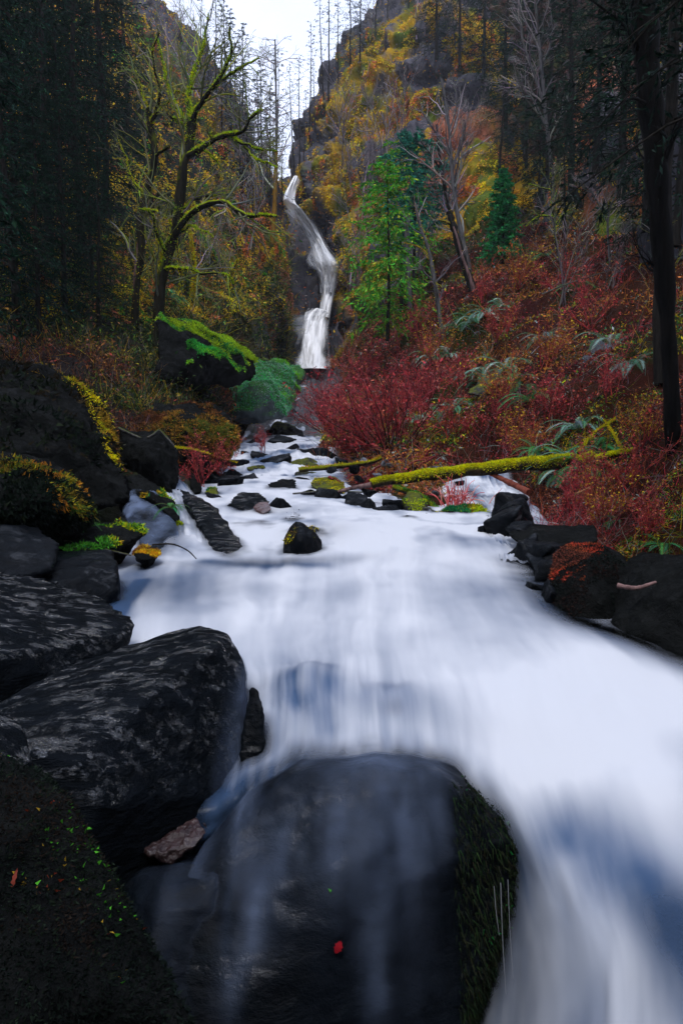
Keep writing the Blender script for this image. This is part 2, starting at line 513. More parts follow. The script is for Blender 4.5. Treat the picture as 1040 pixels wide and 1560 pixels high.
# --- stream bed from below the camera to the foot of the fall
BED = [
 [(-900,2300,2.0),(-300,2300,2.0),(250,2300,2.0),(700,2300,2.0),(1400,2300,2.0),(2200,2300,2.0)],
 [(-600,1700,2.6),(50,1640,2.7),(400,1640,2.8),(750,1640,2.8),(1200,1640,2.6),(1900,1640,2.5)],
 [(-400,1350,3.0),(100,1320,3.1),(400,1300,3.2),(700,1300,3.2),(1100,1320,3.0),(1600,1350,2.8)],
 [(-200,1130,3.3),(130,1080,3.6),(400,1050,3.8),(620,1040,3.8),(950,1050,3.7),(1300,1100,3.4)],
 [(-50,950,4.6),(150,910,5.2),(400,900,5.5),(600,890,5.5),(850,910,5.2),(1100,980,4.6)],
 [(100,840,7),(220,830,7.3),(400,815,7.8),(600,805,7.8),(800,825,7.4),(950,850,6.8)],
 [(250,765,10),(330,762,10),(420,757,10.5),(560,760,11),(740,763,10.3),(840,780,9.5)],
 [(320,715,14),(370,706,14.5),(420,702,14.8),(470,700,15),(560,705,14.8),(640,715,14)],
 [(360,660,20),(390,655,21),(420,652,22),(455,650,22),(500,650,22),(540,655,21)],
 [(420,590,36),(440,584,37),(460,578,38),(480,577,38),(500,577,38),(530,580,37)],
 [(420,570,44),(440,562,45),(460,560,46),(480,560,46),(500,560,46),(530,565,45)],
]
bed, _, _ = terrain('stream_bed', BED, 220, 150, 0.25, 0.8, M_BED, seed=91)

# far ground under everything and light-blocking gorge sides behind the camera
gm = rock_mat('forest_floor', (0.02, 0.02, 0.014), (0.04, 0.035, 0.02), rough=(0.8, 1), bscale=0.5, bump=0.2, coat=0, fine=3)
a = np.linspace(0, 2 * np.pi, 97)[:-1]
V = [(0, 0, -3.0)]; Fc = []
for r in (8, 40, 150, 600):
    for t in a: V.append((r * math.cos(t), r * math.sin(t), -3.0))
n = len(a)
tri = np.array([(0, 1 + i, 1 + (i + 1) % n) for i in range(n)])
qd = np.array([(1 + k * n + i, 1 + (k + 1) * n + i, 1 + (k + 1) * n + (i + 1) % n, 1 + k * n + (i + 1) % n) for k in range(3) for i in range(n)])
tag(mesh('ground', V, [tri, qd], gm), kind='structure')
# unseen gorge sides, added steep behind the camera to block light from there
th = np.linspace(RAD(165), RAD(375), 70); rr = np.linspace(0, 1, 26)
TH, RR = np.meshgrid(th, rr, indexing='ij')
rad = 6.5 + 7 * RR
H = -2.5 + 21 * RR ** 1.1
G = np.stack([rad * np.cos(TH), rad * np.sin(TH), H], -1)
G = G + fbm(G, 0.2, 4, 5)[..., None] * np.array([1.5, 1.5, 1.5])
tag(mesh('hills', G.reshape(-1, 3), grid_faces(70, 26), gm), kind='structure')
# ---------------------------------------------------------------- boulders
WET = rock_mat('wet_black_rock', (0.0015, 0.002, 0.003), (0.005, 0.008, 0.012), rough=(0.35, 0.6), bscale=7, bump=0.018,
               stretch=(1, 1, 1.6), coat=0.5, fine=34, spec=0.06, glint=7)
WETFLOW = rock_mat('wet_streaked_rock', (0.002, 0.003, 0.004), (0.008, 0.011, 0.016), rough=(0.35, 0.6), bscale=12, bump=0.03,
               stretch=(0.45, 1.0, 1.8), rot=(0, 0, RAD(-25)), coat=1.0, fine=46, spec=0.02, glint=21)
DAMP = rock_mat('damp_dark_rock', (0.004, 0.005, 0.005), (0.014, 0.015, 0.015), rough=(0.6, 0.95), bscale=9, bump=0.06, coat=0.12, fine=30, spec=0.03, glint=9)
MOSSY = rock_mat('mossy_rock', (0.008, 0.009, 0.009), (0.03, 0.03, 0.03), rough=(0.4, 0.8), bscale=5, bump=0.04, coat=0.2, fine=25,
                 moss=(0.15, 0.15, 0.012), moss2=(0.03, 0.055, 0.008), mlo=0.6, mhi=1.15, mscale=5, spec=0.1)
MOSSY_OCHRE = rock_mat('ochre_mossy_rock', (0.01, 0.01, 0.008), (0.03, 0.028, 0.022), rough=(0.5, 0.9), bscale=5, bump=0.05, coat=0.0, fine=25,
                 moss=(0.20, 0.09, 0.012), moss2=(0.06, 0.05, 0.008), mlo=-0.1, mhi=0.7, mscale=2, spec=0.2)
MOSSY_GREEN = rock_mat('green_mossy_rock', (0.02, 0.03, 0.03), (0.12, 0.15, 0.16), rough=(0.5, 0.9), bscale=4, bump=0.05, coat=0.1, fine=18,
                 moss=(0.05, 0.17, 0.015), moss2=(0.01, 0.05, 0.02), mlo=-0.1, mhi=0.5, mscale=1.6, spec=0.3)
REDROCK = rock_mat('reddish_wet_rock', (0.05, 0.018, 0.016), (0.16, 0.08, 0.075), rough=(0.15, 0.4), bscale=9, bump=0.02, coat=0.6, fine=40)
ROCKS = []

def fast_verts(me):
    V = np.empty(len(me.vertices) * 3, np.float32); me.vertices.foreach_get('co', V)
    return V.reshape(-1, 3).astype(np.float64)
def vert_normals(me):
    V = np.empty(len(me.vertices) * 3, np.float32); me.vertices.foreach_get('normal', V)
    return V.reshape(-1, 3).astype(np.float64)

def boulder(name, pts, mat, res=60, rnd=2, amp=0.03, freq=3.0, seed=0, world=None, facet=0.0, parent=None, stretch=(1, 1, 1)):
    import bmesh
    W = np.array([P(*p) for p in pts]) if world is None else np.array(world)
    c = W.mean(0)
    bm = bmesh.new()
    for w_ in W: bm.verts.new(tuple(w_ - c))
    r = bmesh.ops.convex_hull(bm, input=bm.verts)
    bmesh.ops.delete(bm, geom=[g for g in set(r['geom_interior'] + r['geom_unused']) if isinstance(g, bmesh.types.BMVert)], context='VERTS')
    bmesh.ops.recalc_face_normals(bm, faces=bm.faces)
    me = bpy.data.meshes.new(name); bm.to_mesh(me); bm.free()
    o = bpy.data.objects.new(name, me); COL.objects.link(o)
    size = float((W.max(0) - W.min(0)).max())
    md = o.modifiers.new('r', 'REMESH'); md.mode = 'VOXEL'; md.voxel_size = size / res
    dg = bpy.context.evaluated_depsgraph_get()
    me2 = bpy.data.meshes.new_from_object(o.evaluated_get(dg))
    o.modifiers.clear(); o.data = me2; bpy.data.meshes.remove(me); me2.name = name
    V = fast_verts(me2)
    E = np.empty(len(me2.edges) * 2, np.int32); me2.edges.foreach_get('vertices', E); E = E.reshape(-1, 2)
    deg = np.bincount(E.ravel(), minlength=len(V))[:, None]
    for _ in range(rnd):
        S = np.zeros_like(V)
        for ax in range(3):
            S[:, ax] = np.bincount(E[:, 0], V[E[:, 1], ax], len(V)) + np.bincount(E[:, 1], V[E[:, 0], ax], len(V))
        V = V * 0.35 + 0.65 * S / np.maximum(deg, 1)
    me2.vertices.foreach_set('co', V.astype(np.float32).ravel()); me2.update()
    N = vert_normals(me2)
    Q = (V + c) * np.array(stretch)
    d = fbm(Q, freq / size, 5, seed + 3) * amp * size
    d += (ridged(Q, freq * 1.9 / size, 4, seed) - 0.3) * amp * 0.6 * size
    if facet:
        d += facet * size * np.round(fbm(Q, freq * 0.7 / size, 2, seed + 40) * 5) / 5
    V = V + N * d[:, None]
    me2.vertices.foreach_set('co', V.astype(np.float32).ravel())
    me2.polygons.foreach_set('use_smooth', np.ones(len(me2.polygons), dtype=bool)); me2.update()
    me2.materials.clear(); me2.materials.append(mat)
    o.location = tuple(float(v) for v in c)
    if parent is not None:
        o.parent = parent; o.matrix_parent_inverse = Matrix.Translation(-Vector(parent.location))
    b = BVHTree.FromPolygons([tuple(v) for v in (V + c).tolist()], [tuple(p.vertices) for p in me2.polygons])
    SURF.append((o, b)); ROCKS.append((o, V + c))
    return o

def rock(label, pts, mat, cat='boulder', name='boulder', group=None, **kw):
    return tag(boulder(name, pts, mat, **kw), label, cat, group)

WA = rock('large dark wet boulder in front with water sheeting down its face',
  [(400,1178,2.9),(470,1152,2.88),(560,1143,2.88),(680,1155,2.8),(335,1255,2.5),(385,1205,2.55),(450,1180,2.5),(560,1172,2.46),(660,1180,2.48),(715,1200,2.5),(760,1240,2.52),(782,1275,2.52),(792,1310,2.5),
   (785,1345,2.44),(765,1405,2.38),(730,1465,2.31),(680,1530,2.24),(640,1700,2.08),(500,1400,2.15),(560,1300,2.22),(380,1700,1.92),(190,1720,1.9),(215,1420,2.2),(300,1340,2.32),(700,1700,2.6),(500,1700,3.0),(785,1300,2.9)],
  WET, res=130, rnd=9, amp=0.02, freq=3.2, seed=1)
WA2 = rock('low dark boulder under a thin blue water veil beside the large front boulder',
  [(172,1335,2.45),(205,1308,2.55),(270,1298,2.55),(335,1300,2.5),(190,1400,2.25),(255,1350,2.25),(330,1335,2.27),(350,1420,2.2),(300,1560,2.02),(190,1700,1.9),(205,1520,2.02),(250,1700,2.5),(350,1320,2.5)],
  WET, res=80, rnd=8, amp=0.03, freq=3.5, seed=2)
WB = rock('big angular black boulder with glistening sloped top on the left bank',
  [(20,1075,2.8),(60,1040,3.1),(120,1005,3.4),(190,985,3.55),(250,965,3.55),(305,953,3.5),(345,965,3.35),(372,1002,3.2),(330,985,3.12),(230,1060,2.72),(120,1165,2.35),(45,1140,2.4),
   (366,1080,3.0),(360,1190,2.78),(300,1215,2.6),(150,1230,2.3),(0,1230,2.3),(50,1500,2.2),(360,1400,2.7),(100,1400,2.2),(-60,1110,2.7),(380,1150,3.5)],
  WETFLOW, res=120, rnd=3, amp=0.014, freq=4, seed=3)
WC = rock('long flat black slab with silvery wet sheen at the left edge',
  [(-150,845,4.3),(0,868,4.3),(60,878,4.3),(150,906,4.2),(200,938,3.95),(206,950,3.85),(190,966,3.7),(100,985,3.45),(0,1000,3.15),(-150,1030,2.9),(195,990,3.7),(0,1120,3.1),(-150,1150,2.8),(150,1060,3.4)],
  WETFLOW, res=110, rnd=3, amp=0.013, freq=4, seed=4)
rock('blocky dark boulder with flat pale top behind the wet slab',
  [(45,862,5.1),(75,843,5.4),(172,838,5.4),(180,858,5.0),(178,900,4.8),(155,925,4.7),(60,905,4.5),(35,880,4.7),(100,950,4.6),(180,930,5.2),(120,842,5.9)],
  WET, res=70, rnd=1, amp=0.02, freq=4, seed=5)
WE = rock('dark mossy bank boulder filling the bottom corner',
  [(-200,1100,1.9),(0,1165,2.0),(60,1172,2.0),(100,1225,1.9),(130,1280,1.82),(190,1390,1.7),(240,1480,1.62),(300,1580,1.55),(320,1750,1.5),(-200,1750,1.1),(0,1300,1.6),(100,1500,1.4),(60,1200,2.3)],
  DAMP, res=100, rnd=3, amp=0.02, freq=4, seed=6)
rock('small wet slab glinting at the left edge under the big angular boulder',
  [(-150,1050,2.35),(0,1075,2.3),(35,1105,2.25),(52,1165,2.1),(0,1185,1.95),(-150,1200,1.85),(20,1260,2.2),(-50,1250,2.0)],
  WETFLOW, res=60, rnd=2, amp=0.02, freq=4, seed=7)
rock('slim upright dark rock standing in the white water',
  [(383,1045,2.98),(372,1090,2.9),(364,1150,2.82),(371,1190,2.78),(392,1180,2.78),(404,1130,2.84),(400,1080,2.9),(392,1050,2.95),(395,1120,3.05),(375,1230,2.8)],
  WET, res=50, rnd=2, amp=0.03, freq=4, seed=8, cat='rock', name='rock')
rock('swirl-covered rock just under the surface above the slim upright rock',
  [(425,1062,3.35),(455,1035,3.45),(500,1042,3.40),(520,1077,3.25),(505,1122,3.10),(470,1132,3.05),(440,1112,3.10),(470,1162,3.00),(500,1172,3.00),(470,1092,3.10)],
  WET, res=50, rnd=4, amp=0.03, freq=3, seed=9, cat='rock', name='rock')
rock('low purple-grey rock showing through the foam above the large front boulder',
  [(530,1093,3.10),(570,1070,3.18),(610,1070,3.18),(655,1098,3.05),(640,1116,2.98),(560,1113,2.98),(600,1093,3.00)],
  REDROCK, res=50, rnd=4, amp=0.03, freq=3, seed=10, cat='rock', name='rock')
rock('reddish wet rock in the side channel left of the large front boulder',
  [(205,1275,2.5),(240,1245,2.62),(300,1240,2.6),(318,1262,2.5),(300,1288,2.42),(225,1302,2.4),(260,1320,2.4)],
  rock_mat('dark_reddish_rock', (0.012, 0.006, 0.007), (0.07, 0.035, 0.035), rough=(0.2, 0.5), bscale=12, bump=0.02, coat=0.6, glint=18), res=60, rnd=3, amp=0.05, freq=5, seed=11, cat='rock', name='rock')
rock('little glossy black rock between the angular boulder and reddish rock',
  [(185,1242,2.6),(200,1226,2.65),(222,1232,2.6),(215,1250,2.52),(190,1262,2.5),(170,1290,2.45)],
  WET, res=36, rnd=1, amp=0.04, freq=3, seed=12, cat='rock', name='rock')
WI = rock('round dark boulder with a rust-red rim on the right bank',
  [(838,880,4.7),(842,845,4.9),(868,826,5.0),(915,828,5.0),(955,850,4.9),(968,900,4.6),(940,955,4.3),(880,960,4.3),(846,930,4.5),(900,850,4.6),(900,900,4.35),(900,900,5.5)],
  DAMP, res=70, rnd=3, amp=0.03, freq=3, seed=13)
rock('dark bank boulder at the right edge above the white pool',
  [(925,855,4.9),(975,838,4.9),(1040,850,4.6),(1180,860,4.2),(1220,1050,3.4),(1040,1010,3.7),(945,975,4.1),(1050,900,4.0),(1150,900,5),(960,1000,4.2)],
  DAMP, res=80, rnd=3, amp=0.04, freq=3.5, seed=14)
rock('long low slab with reddish top where the side channel meets the pool',
  [(768,810,6.3),(800,799,6.6),(905,800,6.5),(912,822,6.1),(860,845,5.8),(790,828,6.0),(850,870,5.9),(900,860,6.5)],
  DAMP, res=60, rnd=1, amp=0.025, freq=4, seed=15)
rock('dark stepped rock with thin trickles below the long low slab',
  [(790,835,5.8),(850,828,5.9),(870,850,5.5),(850,880,5.2),(810,865,5.4),(840,920,5.2)],
  WET, res=50, rnd=1, amp=0.04, freq=4, seed=16, facet=.03)
rock('diamond-shaped mossy rock splitting the upper cascade',
  [(452,792,6.50),(466,796,6.50),(436,818,6.30),(432,848,6.10),(445,875,6.00),(482,870,6.05),(484,825,6.25),(458,822,6.02),(465,820,6.90),(440,805,6.60)],
  WET, res=50, rnd=2, amp=0.045, freq=3, seed=17, cat='rock', name='rock')
WK = rock('rock hump veiled by water just right of the diamond-shaped mossy rock',
  [(455,797,7.25),(483,801,7.15),(501,819,6.85),(509,849,6.55),(493,877,6.25),(463,885,6.15),(433,819,7.05),(463,859,7.25)],
  WET, res=44, rnd=5, amp=0.03, freq=3, seed=47, cat='rock', name='rock')
rock('sunken rock under the white water left of the diamond-shaped mossy rock',
  [(360,800,7.7),(395,792,7.8),(420,806,7.5),(415,830,7.0),(380,842,6.9),(355,825,7.2),(390,850,7.2)],
  WET, res=40, rnd=5, amp=0.03, freq=3, seed=48, cat='rock', name='rock')
rock('black wet rock with pale streaks in the upper cascade',
  [(345,769,8.6),(362,750,9.0),(395,748,9.0),(412,764,8.7),(400,779,8.35),(368,777,8.35),(380,800,8.5)],
  WETFLOW, res=44, rnd=1, amp=0.03, freq=3, seed=18, cat='rock', name='rock')
rock('small maroon rock touching the streaked black rock',
  [(384,772,8.3),(395,763,8.4),(411,765,8.4),(414,776,8.2),(400,783,8.1),(395,795,8.2)],
  REDROCK, res=30, rnd=2, amp=0.03, freq=3, seed=19, cat='rock', name='rock')
rock('purple-grey rock crest just above the mossy diamond rock',
  [(430,790,7.8),(440,775,8.0),(455,772,8.0),(462,785,7.8),(445,800,7.6)],
  WET, res=30, rnd=2, amp=0.03, freq=3, seed=20, cat='rock', name='rock')
rock('long tilted black slab lying diagonally in the left cascade',
  [(268,741,8.45),(284,742,8.35),(330,775,7.65),(362,815,6.75),(381,850,6.10),(365,862,5.85),(340,855,6.05),(325,838,6.25),(300,792,7.05),(280,765,7.75),(350,880,6.55),(310,800,7.75)],
  WETFLOW, res=80, rnd=1, amp=0.014, freq=4, seed=21)
rock('flat dark rock at the foot of the tilted slab',
  [(350,866,6.1),(398,846,6.3),(440,852,6.2),(492,858,6.1),(480,872,5.8),(420,880,5.65),(375,878,5.7),(400,900,6),(480,890,6)],
  WET, res=44, rnd=2, amp=0.02, freq=3, seed=22, cat='rock', name='rock')
WN = rock('narrow mossy ledge rock sloping down beside the left cascade',
  [(183,724,7.9),(215,720,8.1),(245,742,7.8),(272,778,7.4),(279,802,7.1),(262,790,7.1),(235,762,7.2),(200,748,7.5),(240,790,7.6),(200,800,8.0)],
  DAMP, res=60, rnd=2, amp=0.04, freq=4.5, seed=23)
WO = rock('huge shadowed boulder with a yellow moss rim on the left bank',
  [(-250,540,8.5),(0,562,8.8),(90,572,9.0),(140,592,8.9),(165,625,8.6),(180,670,8.2),(192,720,7.8),(195,765,7.2),(150,785,6.8),(0,780,6.2),(-250,820,5.5),(60,640,7.2),(0,600,7.4),(100,620,10.5)],
  DAMP, res=120, rnd=3, amp=0.04, freq=5, seed=24)
WO2 = rock('mossy dark ledge boulder below the huge shadowed boulder',
  [(-150,675,5.9),(0,690,6.0),(60,700,6.1),(105,716,6.1),(128,750,5.9),(140,785,5.7),(0,800,5.2),(-150,820,4.8),(60,760,5.2),(100,850,5.7)],
  DAMP, res=80, rnd=3, amp=0.035, freq=3.5, seed=25)
WO3 = rock('small green mossy shelf beside the left cascade',
  [(95,812,5.8),(135,795,6.1),(180,792,6.3),(218,800,6.3),(222,812,6.1),(205,822,5.9),(150,836,5.5),(95,840,5.4),(160,880,5.9)],
  DAMP, res=60, rnd=2, amp=0.05, freq=3.5, seed=26, cat='rock', name='rock')
rock('orange mossy rock at the tip of the green shelf',
  [(203,840,5.9),(215,830,6.0),(240,832,6.0),(246,842,5.8),(230,852,5.6),(205,852,5.6),(225,870,5.8)],
  DAMP, res=36, rnd=2, amp=0.04, freq=3, seed=27, cat='rock', name='rock')
rock('smooth black boulder between the mossy ledge and the wet slab',
  [(-120,790,5.0),(0,800,5.0),(60,803,5.2),(92,830,5.0),(80,870,4.7),(0,885,4.4),(-120,880,4.2),(40,900,4.8)],
  WET, res=60, rnd=2, amp=0.03, freq=3, seed=28)
WH = rock('broad rock hump under blue water at the left cascade',
  [(185,770,7.4),(200,745,7.6),(235,750,7.6),(265,790,7.2),(290,840,6.4),(270,862,6.1),(220,850,6.1),(195,800,6.7),(240,850,7.0)],
  WET, res=60, rnd=4, amp=0.03, freq=3, seed=29)
WS = rock('low rust-coloured mossy boulder below the big maple',
  [(205,645,11.2),(235,615,11.8),(320,616,12.4),(350,638,12.2),(372,680,11.6),(345,705,11),(230,712,10.4),(280,650,10.8),(300,660,13.5)],
  DAMP, res=80, rnd=2, amp=0.05, freq=4.5, seed=30)
WT = rock('large frosted green mossy boulder near the foot of the waterfall',
  [(333,600,18.5),(350,578,19),(372,560,19.6),(397,545,20.2),(432,547,20.3),(462,570,20),(455,612,18.8),(432,640,17.8),(350,640,17.4),(390,590,17.6),(400,590,22)],
  MOSSY_GREEN, res=90, rnd=3, amp=0.05, freq=5, seed=31)
WU = rock('long dark slab with bright green moss along its sloping top',
  [(238,474,14.5),(268,486,15),(330,512,16),(394,546,16.8),(388,580,16),(300,592,14.6),(238,585,13.6),(310,540,14.4),(300,500,18)],
  DAMP, res=90, rnd=2, amp=0.035, freq=4.5, seed=32)
rock('mossy hummock with ferns on the middle of the right slope',
  [(705,600,15.5),(730,575,16),(770,556,16.6),(815,556,16.6),(850,580,16),(840,610,15.4),(760,620,15),(780,590,15),(780,580,18)],
  MOSSY, res=60, rnd=3, amp=0.05, freq=3.5, seed=63, name='hummock', cat='hummock')
rock('grey weathered rock showing on the shaded right slope',
  [(885,545,13),(905,520,13.6),(940,515,13.6),(965,540,13),(960,585,12.4),(910,600,12),(925,560,12.2),(925,560,15)],
  rock_mat('grey_slope_rock', (0.02, 0.024, 0.03), (0.09, 0.10, 0.12), rough=(0.5, 0.8), bscale=2.5, bump=0.05, coat=0.1), res=50, rnd=2, amp=0.05, freq=3.5, seed=64, cat='rock', name='rock')
WV = rock('low green mossy mound on the far edge of the pool',
  [(645,788,8.3),(690,769,8.7),(732,768,8.7),(748,784,8.4),(742,797,8.1),(700,802,8.0),(690,800,9)],
  DAMP, res=50, rnd=3, amp=0.03, freq=3, seed=33, cat='rock', name='rock')
rock('moss-topped rock under the mossy log',
  [(610,770,8.8),(615,752,9.1),(632,748,9.1),(650,765,8.8),(655,782,8.5),(625,785,8.4),(635,770,9.6)],
  MOSSY, res=36, rnd=2, amp=0.04, freq=3, seed=34, cat='rock', name='rock')
rock('small dark rock poking out of the white pool rim',
  [(614,790,7.8),(619,782,7.9),(629,788,7.8),(629,802,7.6),(618,806,7.6),(622,815,7.8)],
  WET, res=28, rnd=2, amp=0.03, freq=3, seed=35, cat='rock', name='rock')
rock('flat dark ledge with a small spout in the upper cascade',
  [(410,735,10.5),(430,728,10.8),(452,730,10.8),(452,746,10.3),(430,750,10.1),(405,748,10.1),(430,760,10.5)],
  DAMP, res=36, rnd=1, amp=0.03, freq=3, seed=36, cat='rock', name='rock')
rock('moss-flecked ledge to the side of the small spout',
  [(472,740,10.5),(478,728,10.8),(510,726,10.9),(525,735,10.7),(525,750,10.2),(490,752,10.1),(500,760,10.8)],
  MOSSY, res=36, rnd=1, amp=0.03, freq=3, seed=37, cat='rock', name='rock')
rock('small stone with a bright green cap left of the upper cascade',
  [(310,750,9.6),(318,740,9.8),(330,742,9.8),(335,752,9.5),(320,758,9.3),(322,765,9.6)],
  MOSSY, res=28, rnd=2, amp=0.03, freq=3, seed=38, cat='rock', name='rock')
rock('pointed dark rock behind the green-capped stone',
  [(288,725,10),(298,715,10.3),(306,730,10),(309,750,9.6),(290,752,9.4),(298,765,9.8)],
  DAMP, res=32, rnd=1, amp=0.04, freq=3, seed=39, cat='rock', name='rock')
rock('dark flat ledge below the waterfall plunge',
  [(445,562,42.5),(470,556,43.5),(500,556,43.5),(512,562,42.5),(500,570,41.5),(455,570,41.5),(480,580,43)],
  DAMP, res=40, rnd=1, amp=0.02, freq=3, seed=40)
rock('smooth hump of grey rock beside the lower fall',
  [(432,500,45),(445,478,46),(470,480,46),(476,492,45.4),(455,540,44.4),(440,556,43.6),(425,550,43.6),(450,520,48)],
  rock_mat('grey_spray_rock', (0.06, 0.065, 0.08), (0.14, 0.15, 0.18), rough=(0.2, 0.5), bscale=1.5, bump=0.05, coat=0.5), res=44, rnd=4, amp=0.03, freq=3, seed=44)

# loose stones along the driftwood and in the upper stream
rng = random.Random(8)
stone_labels = {0: 'loose dark stone near the driftwood', 1: 'wet stone among the upper rapids'}
sm = {}
def small_stone(px, py, D, s, kind, i, mat, label, group):
    key = (kind, mat.name, i % 3)
    c = P(px, py, D)
    if key not in sm:
        r = random.Random(100 + i)
        w_ = [(r.uniform(-1, 1) * 0.55, r.uniform(-1, 1) * 0.45, r.uniform(-1, 1) * 0.35) for _ in range(14)]
        o = boulder('stone', None, mat, res=22, rnd=3, amp=0.05, freq=3, seed=i, world=w_)
        sm[key] = o; SURF.pop(); ROCKS.pop()
    else:
        o = sm[key].copy(); COL.objects.link(o)
    o.location = (float(c[0]), float(c[1]), float(c[2]) - (.16 * s if kind == 'up' else 0)); o.scale = (s, s * rng.uniform(.8, 1.2), s * rng.uniform(.7, 1.1))
    o.rotation_euler = (rng.uniform(-.4, .4), rng.uniform(-.4, .4), rng.uniform(0, 6.3))
    tag(o, label, 'stone', group)
    return o
jam = [(540,715,11.5,.16,'stone'),(557,705,12,.2,'pale'),(590,708,12,.22,'pale'),(612,702,12.4,.2,'dark'),(575,724,10.8,.14,'pale'),(640,700,12.6,.2,'pale'),
       (520,705,12,.22,'dark'),(505,716,11.5,.18,'dark'),(662,712,11.6,.15,'pale'),(600,722,11,.12,'dark'),(548,730,10.8,.16,'dark'),(626,715,11.4,.13,'dark'),
       (700,736,10.2,.12,'dark'),(660,752,9.6,.14,'pale'),(560,752,9.6,.2,'dark'),(590,765,9.0,.12,'dark'),(530,757,9.6,.16,'dark'),(690,757,9.4,.13,'pale'),(575,778,8.6,.12,'dark'),(540,772,8.8,.14,'dark')]
PALE = rock_mat('pale_wet_stone', (0.05, 0.055, 0.07), (0.16, 0.17, 0.2), rough=(0.15, 0.4), bscale=3, bump=0.05, coat=0.7, fine=14)
for i, (px, py, D, s, kd) in enumerate(jam):
    pale = kd == 'pale'
    small_stone(px, py, D, s * 1.1, kd, i, PALE if pale else WET,
                ('pale wet stone lying by the mossy log and driftwood' if pale else 'black wet stone lying by the mossy log and driftwood'),
                'stones by the mossy log')
up = [(372,688,15,.2),(390,672,17,.25),(405,690,14.5,.3),(430,668,17,.22),(447,680,15.5,.24),(462,664,18,.3),(424,700,13.5,.3),(455,702,13.2,.35),(392,710,12.6,.22),
      (360,706,13,.3),(480,690,14.6,.4),(440,655,20,.3),(412,656,19.5,.26),(350,722,12,.26),(478,712,12.8,.3),(338,734,11,.24),(375,730,11.4,.34),(468,722,12,.26)]
for i, (px, py, D, s) in enumerate(up):
    mossy = i in (7, 8, 11, 14, 17)
    small_stone(px, py, D, s * (1.3 + .5 * (i % 4)), 'up', i, MOSSY if mossy else WET,
                ('yellow moss-capped stone in the upper rapids below the red shrub' if mossy else 'bare black stone in the upper rapids below the green boulder'),
                'stones in the upper rapids')
rimst = [(772,795,6.9,.3),(800,812,6.5,.26),(792,838,6.0,.24),(818,852,5.8,.3),(838,878,5.3,.28),(832,905,5.0,.22),(862,925,4.7,.3),(892,948,4.5,.26),(930,962,4.3,.3),(770,770,8,.3),(790,782,7.6,.3),(745,808,7.0,.2)]
for i, (px, py, D, s) in enumerate(rimst):
    small_stone(px, py, D, s * 1.5, 'rim', i, WET, 'rough black wet rock along the right rim of the white pool', 'rocks along the right rim of the pool')
topst = [(540,768,9.0,.3),(562,776,8.7,.24),(588,779,8.5,.26),(604,772,8.7,.2),(500,757,9.6,.3),(470,752,9.8,.24),(640,790,8.2,.18),(425,772,8.6,.24),(330,760,9.2,.24),(352,735,10.6,.3)]
for i, (px, py, D, s) in enumerate(topst):
    small_stone(px, py, D, s * 1.3, 'rim', i, WET, 'black wet rock breaking the lip where the rapids enter the pool', 'rocks on the lip of the pool')
for i, (px, py) in enumerate([(465, 562), (491, 562)]):
    small_stone(px, py, 41.5, .75, 'pale', i, PALE, ['pale round stone at the left under the waterfall foot', 'pale round stone at the right under the waterfall foot'][i], 'stones at the waterfall foot')
# ---------------------------------------------------------------- water
rock_V = []; rock_F = []; off = 0
for o, V in ROCKS:
    if 'showing through' in o['label'] or 'just under' in o['label'] or 'broad rock hump' in o['label']: pass
    rock_V.append(V); rock_F += [tuple(v + off for v in p.vertices) for p in o.data.polygons]; off += len(V)
ROCKBVH = BVHTree.FromPolygons([tuple(v) for v in np.concatenate(rock_V).tolist()], rock_F)

def rock_dist(V, mx=0.6):
    r = np.full(len(V), mx)
    for i, v in enumerate(V.tolist()):
        h_ = ROCKBVH.find_nearest(v, mx)
        if h_[0] is not None: r[i] = h_[3]
    return r

def water_mat(name, thin=(0.05, 0.095, 0.19), thick=(0.64, 0.66, 0.71)):
    m, nt, b, out = new_mat(name)
    k = NT(nt)
    a = k.attr('Col')
    sep = k.n('ShaderNodeSeparateColor'); k.link(a.outputs['Color'], sep.inputs[0])
    foam = sep.outputs[0]; cover = sep.outputs[1]
    c = k.mix(foam, thin, thick)
    k.link(c, b.inputs['Base Color'])
    k.link(k.math('MULTIPLY_ADD', foam, 0.45, 0.3), b.inputs['Roughness'])
    b.inputs['Specular IOR Level'].default_value = 0.2
    t = k.n('ShaderNodeBsdfTransparent')
    mx = k.n('ShaderNodeMixShader')
    k.link(cover, mx.inputs[0]); k.link(t.outputs[0], mx.inputs[1]); k.link(b.outputs[0], mx.inputs[2])
    k.link(mx.outputs[0], out.inputs['Surface'])
    return m
M_WATER = water_mat('silky_white_water')
M_VEIL = water_mat('thin_blue_veil', (0.015, 0.03, 0.06), (0.14, 0.185, 0.29))
M_FALL = water_mat('falling_white_water', (0.35, 0.40, 0.5), (0.95, 0.96, 0.98))

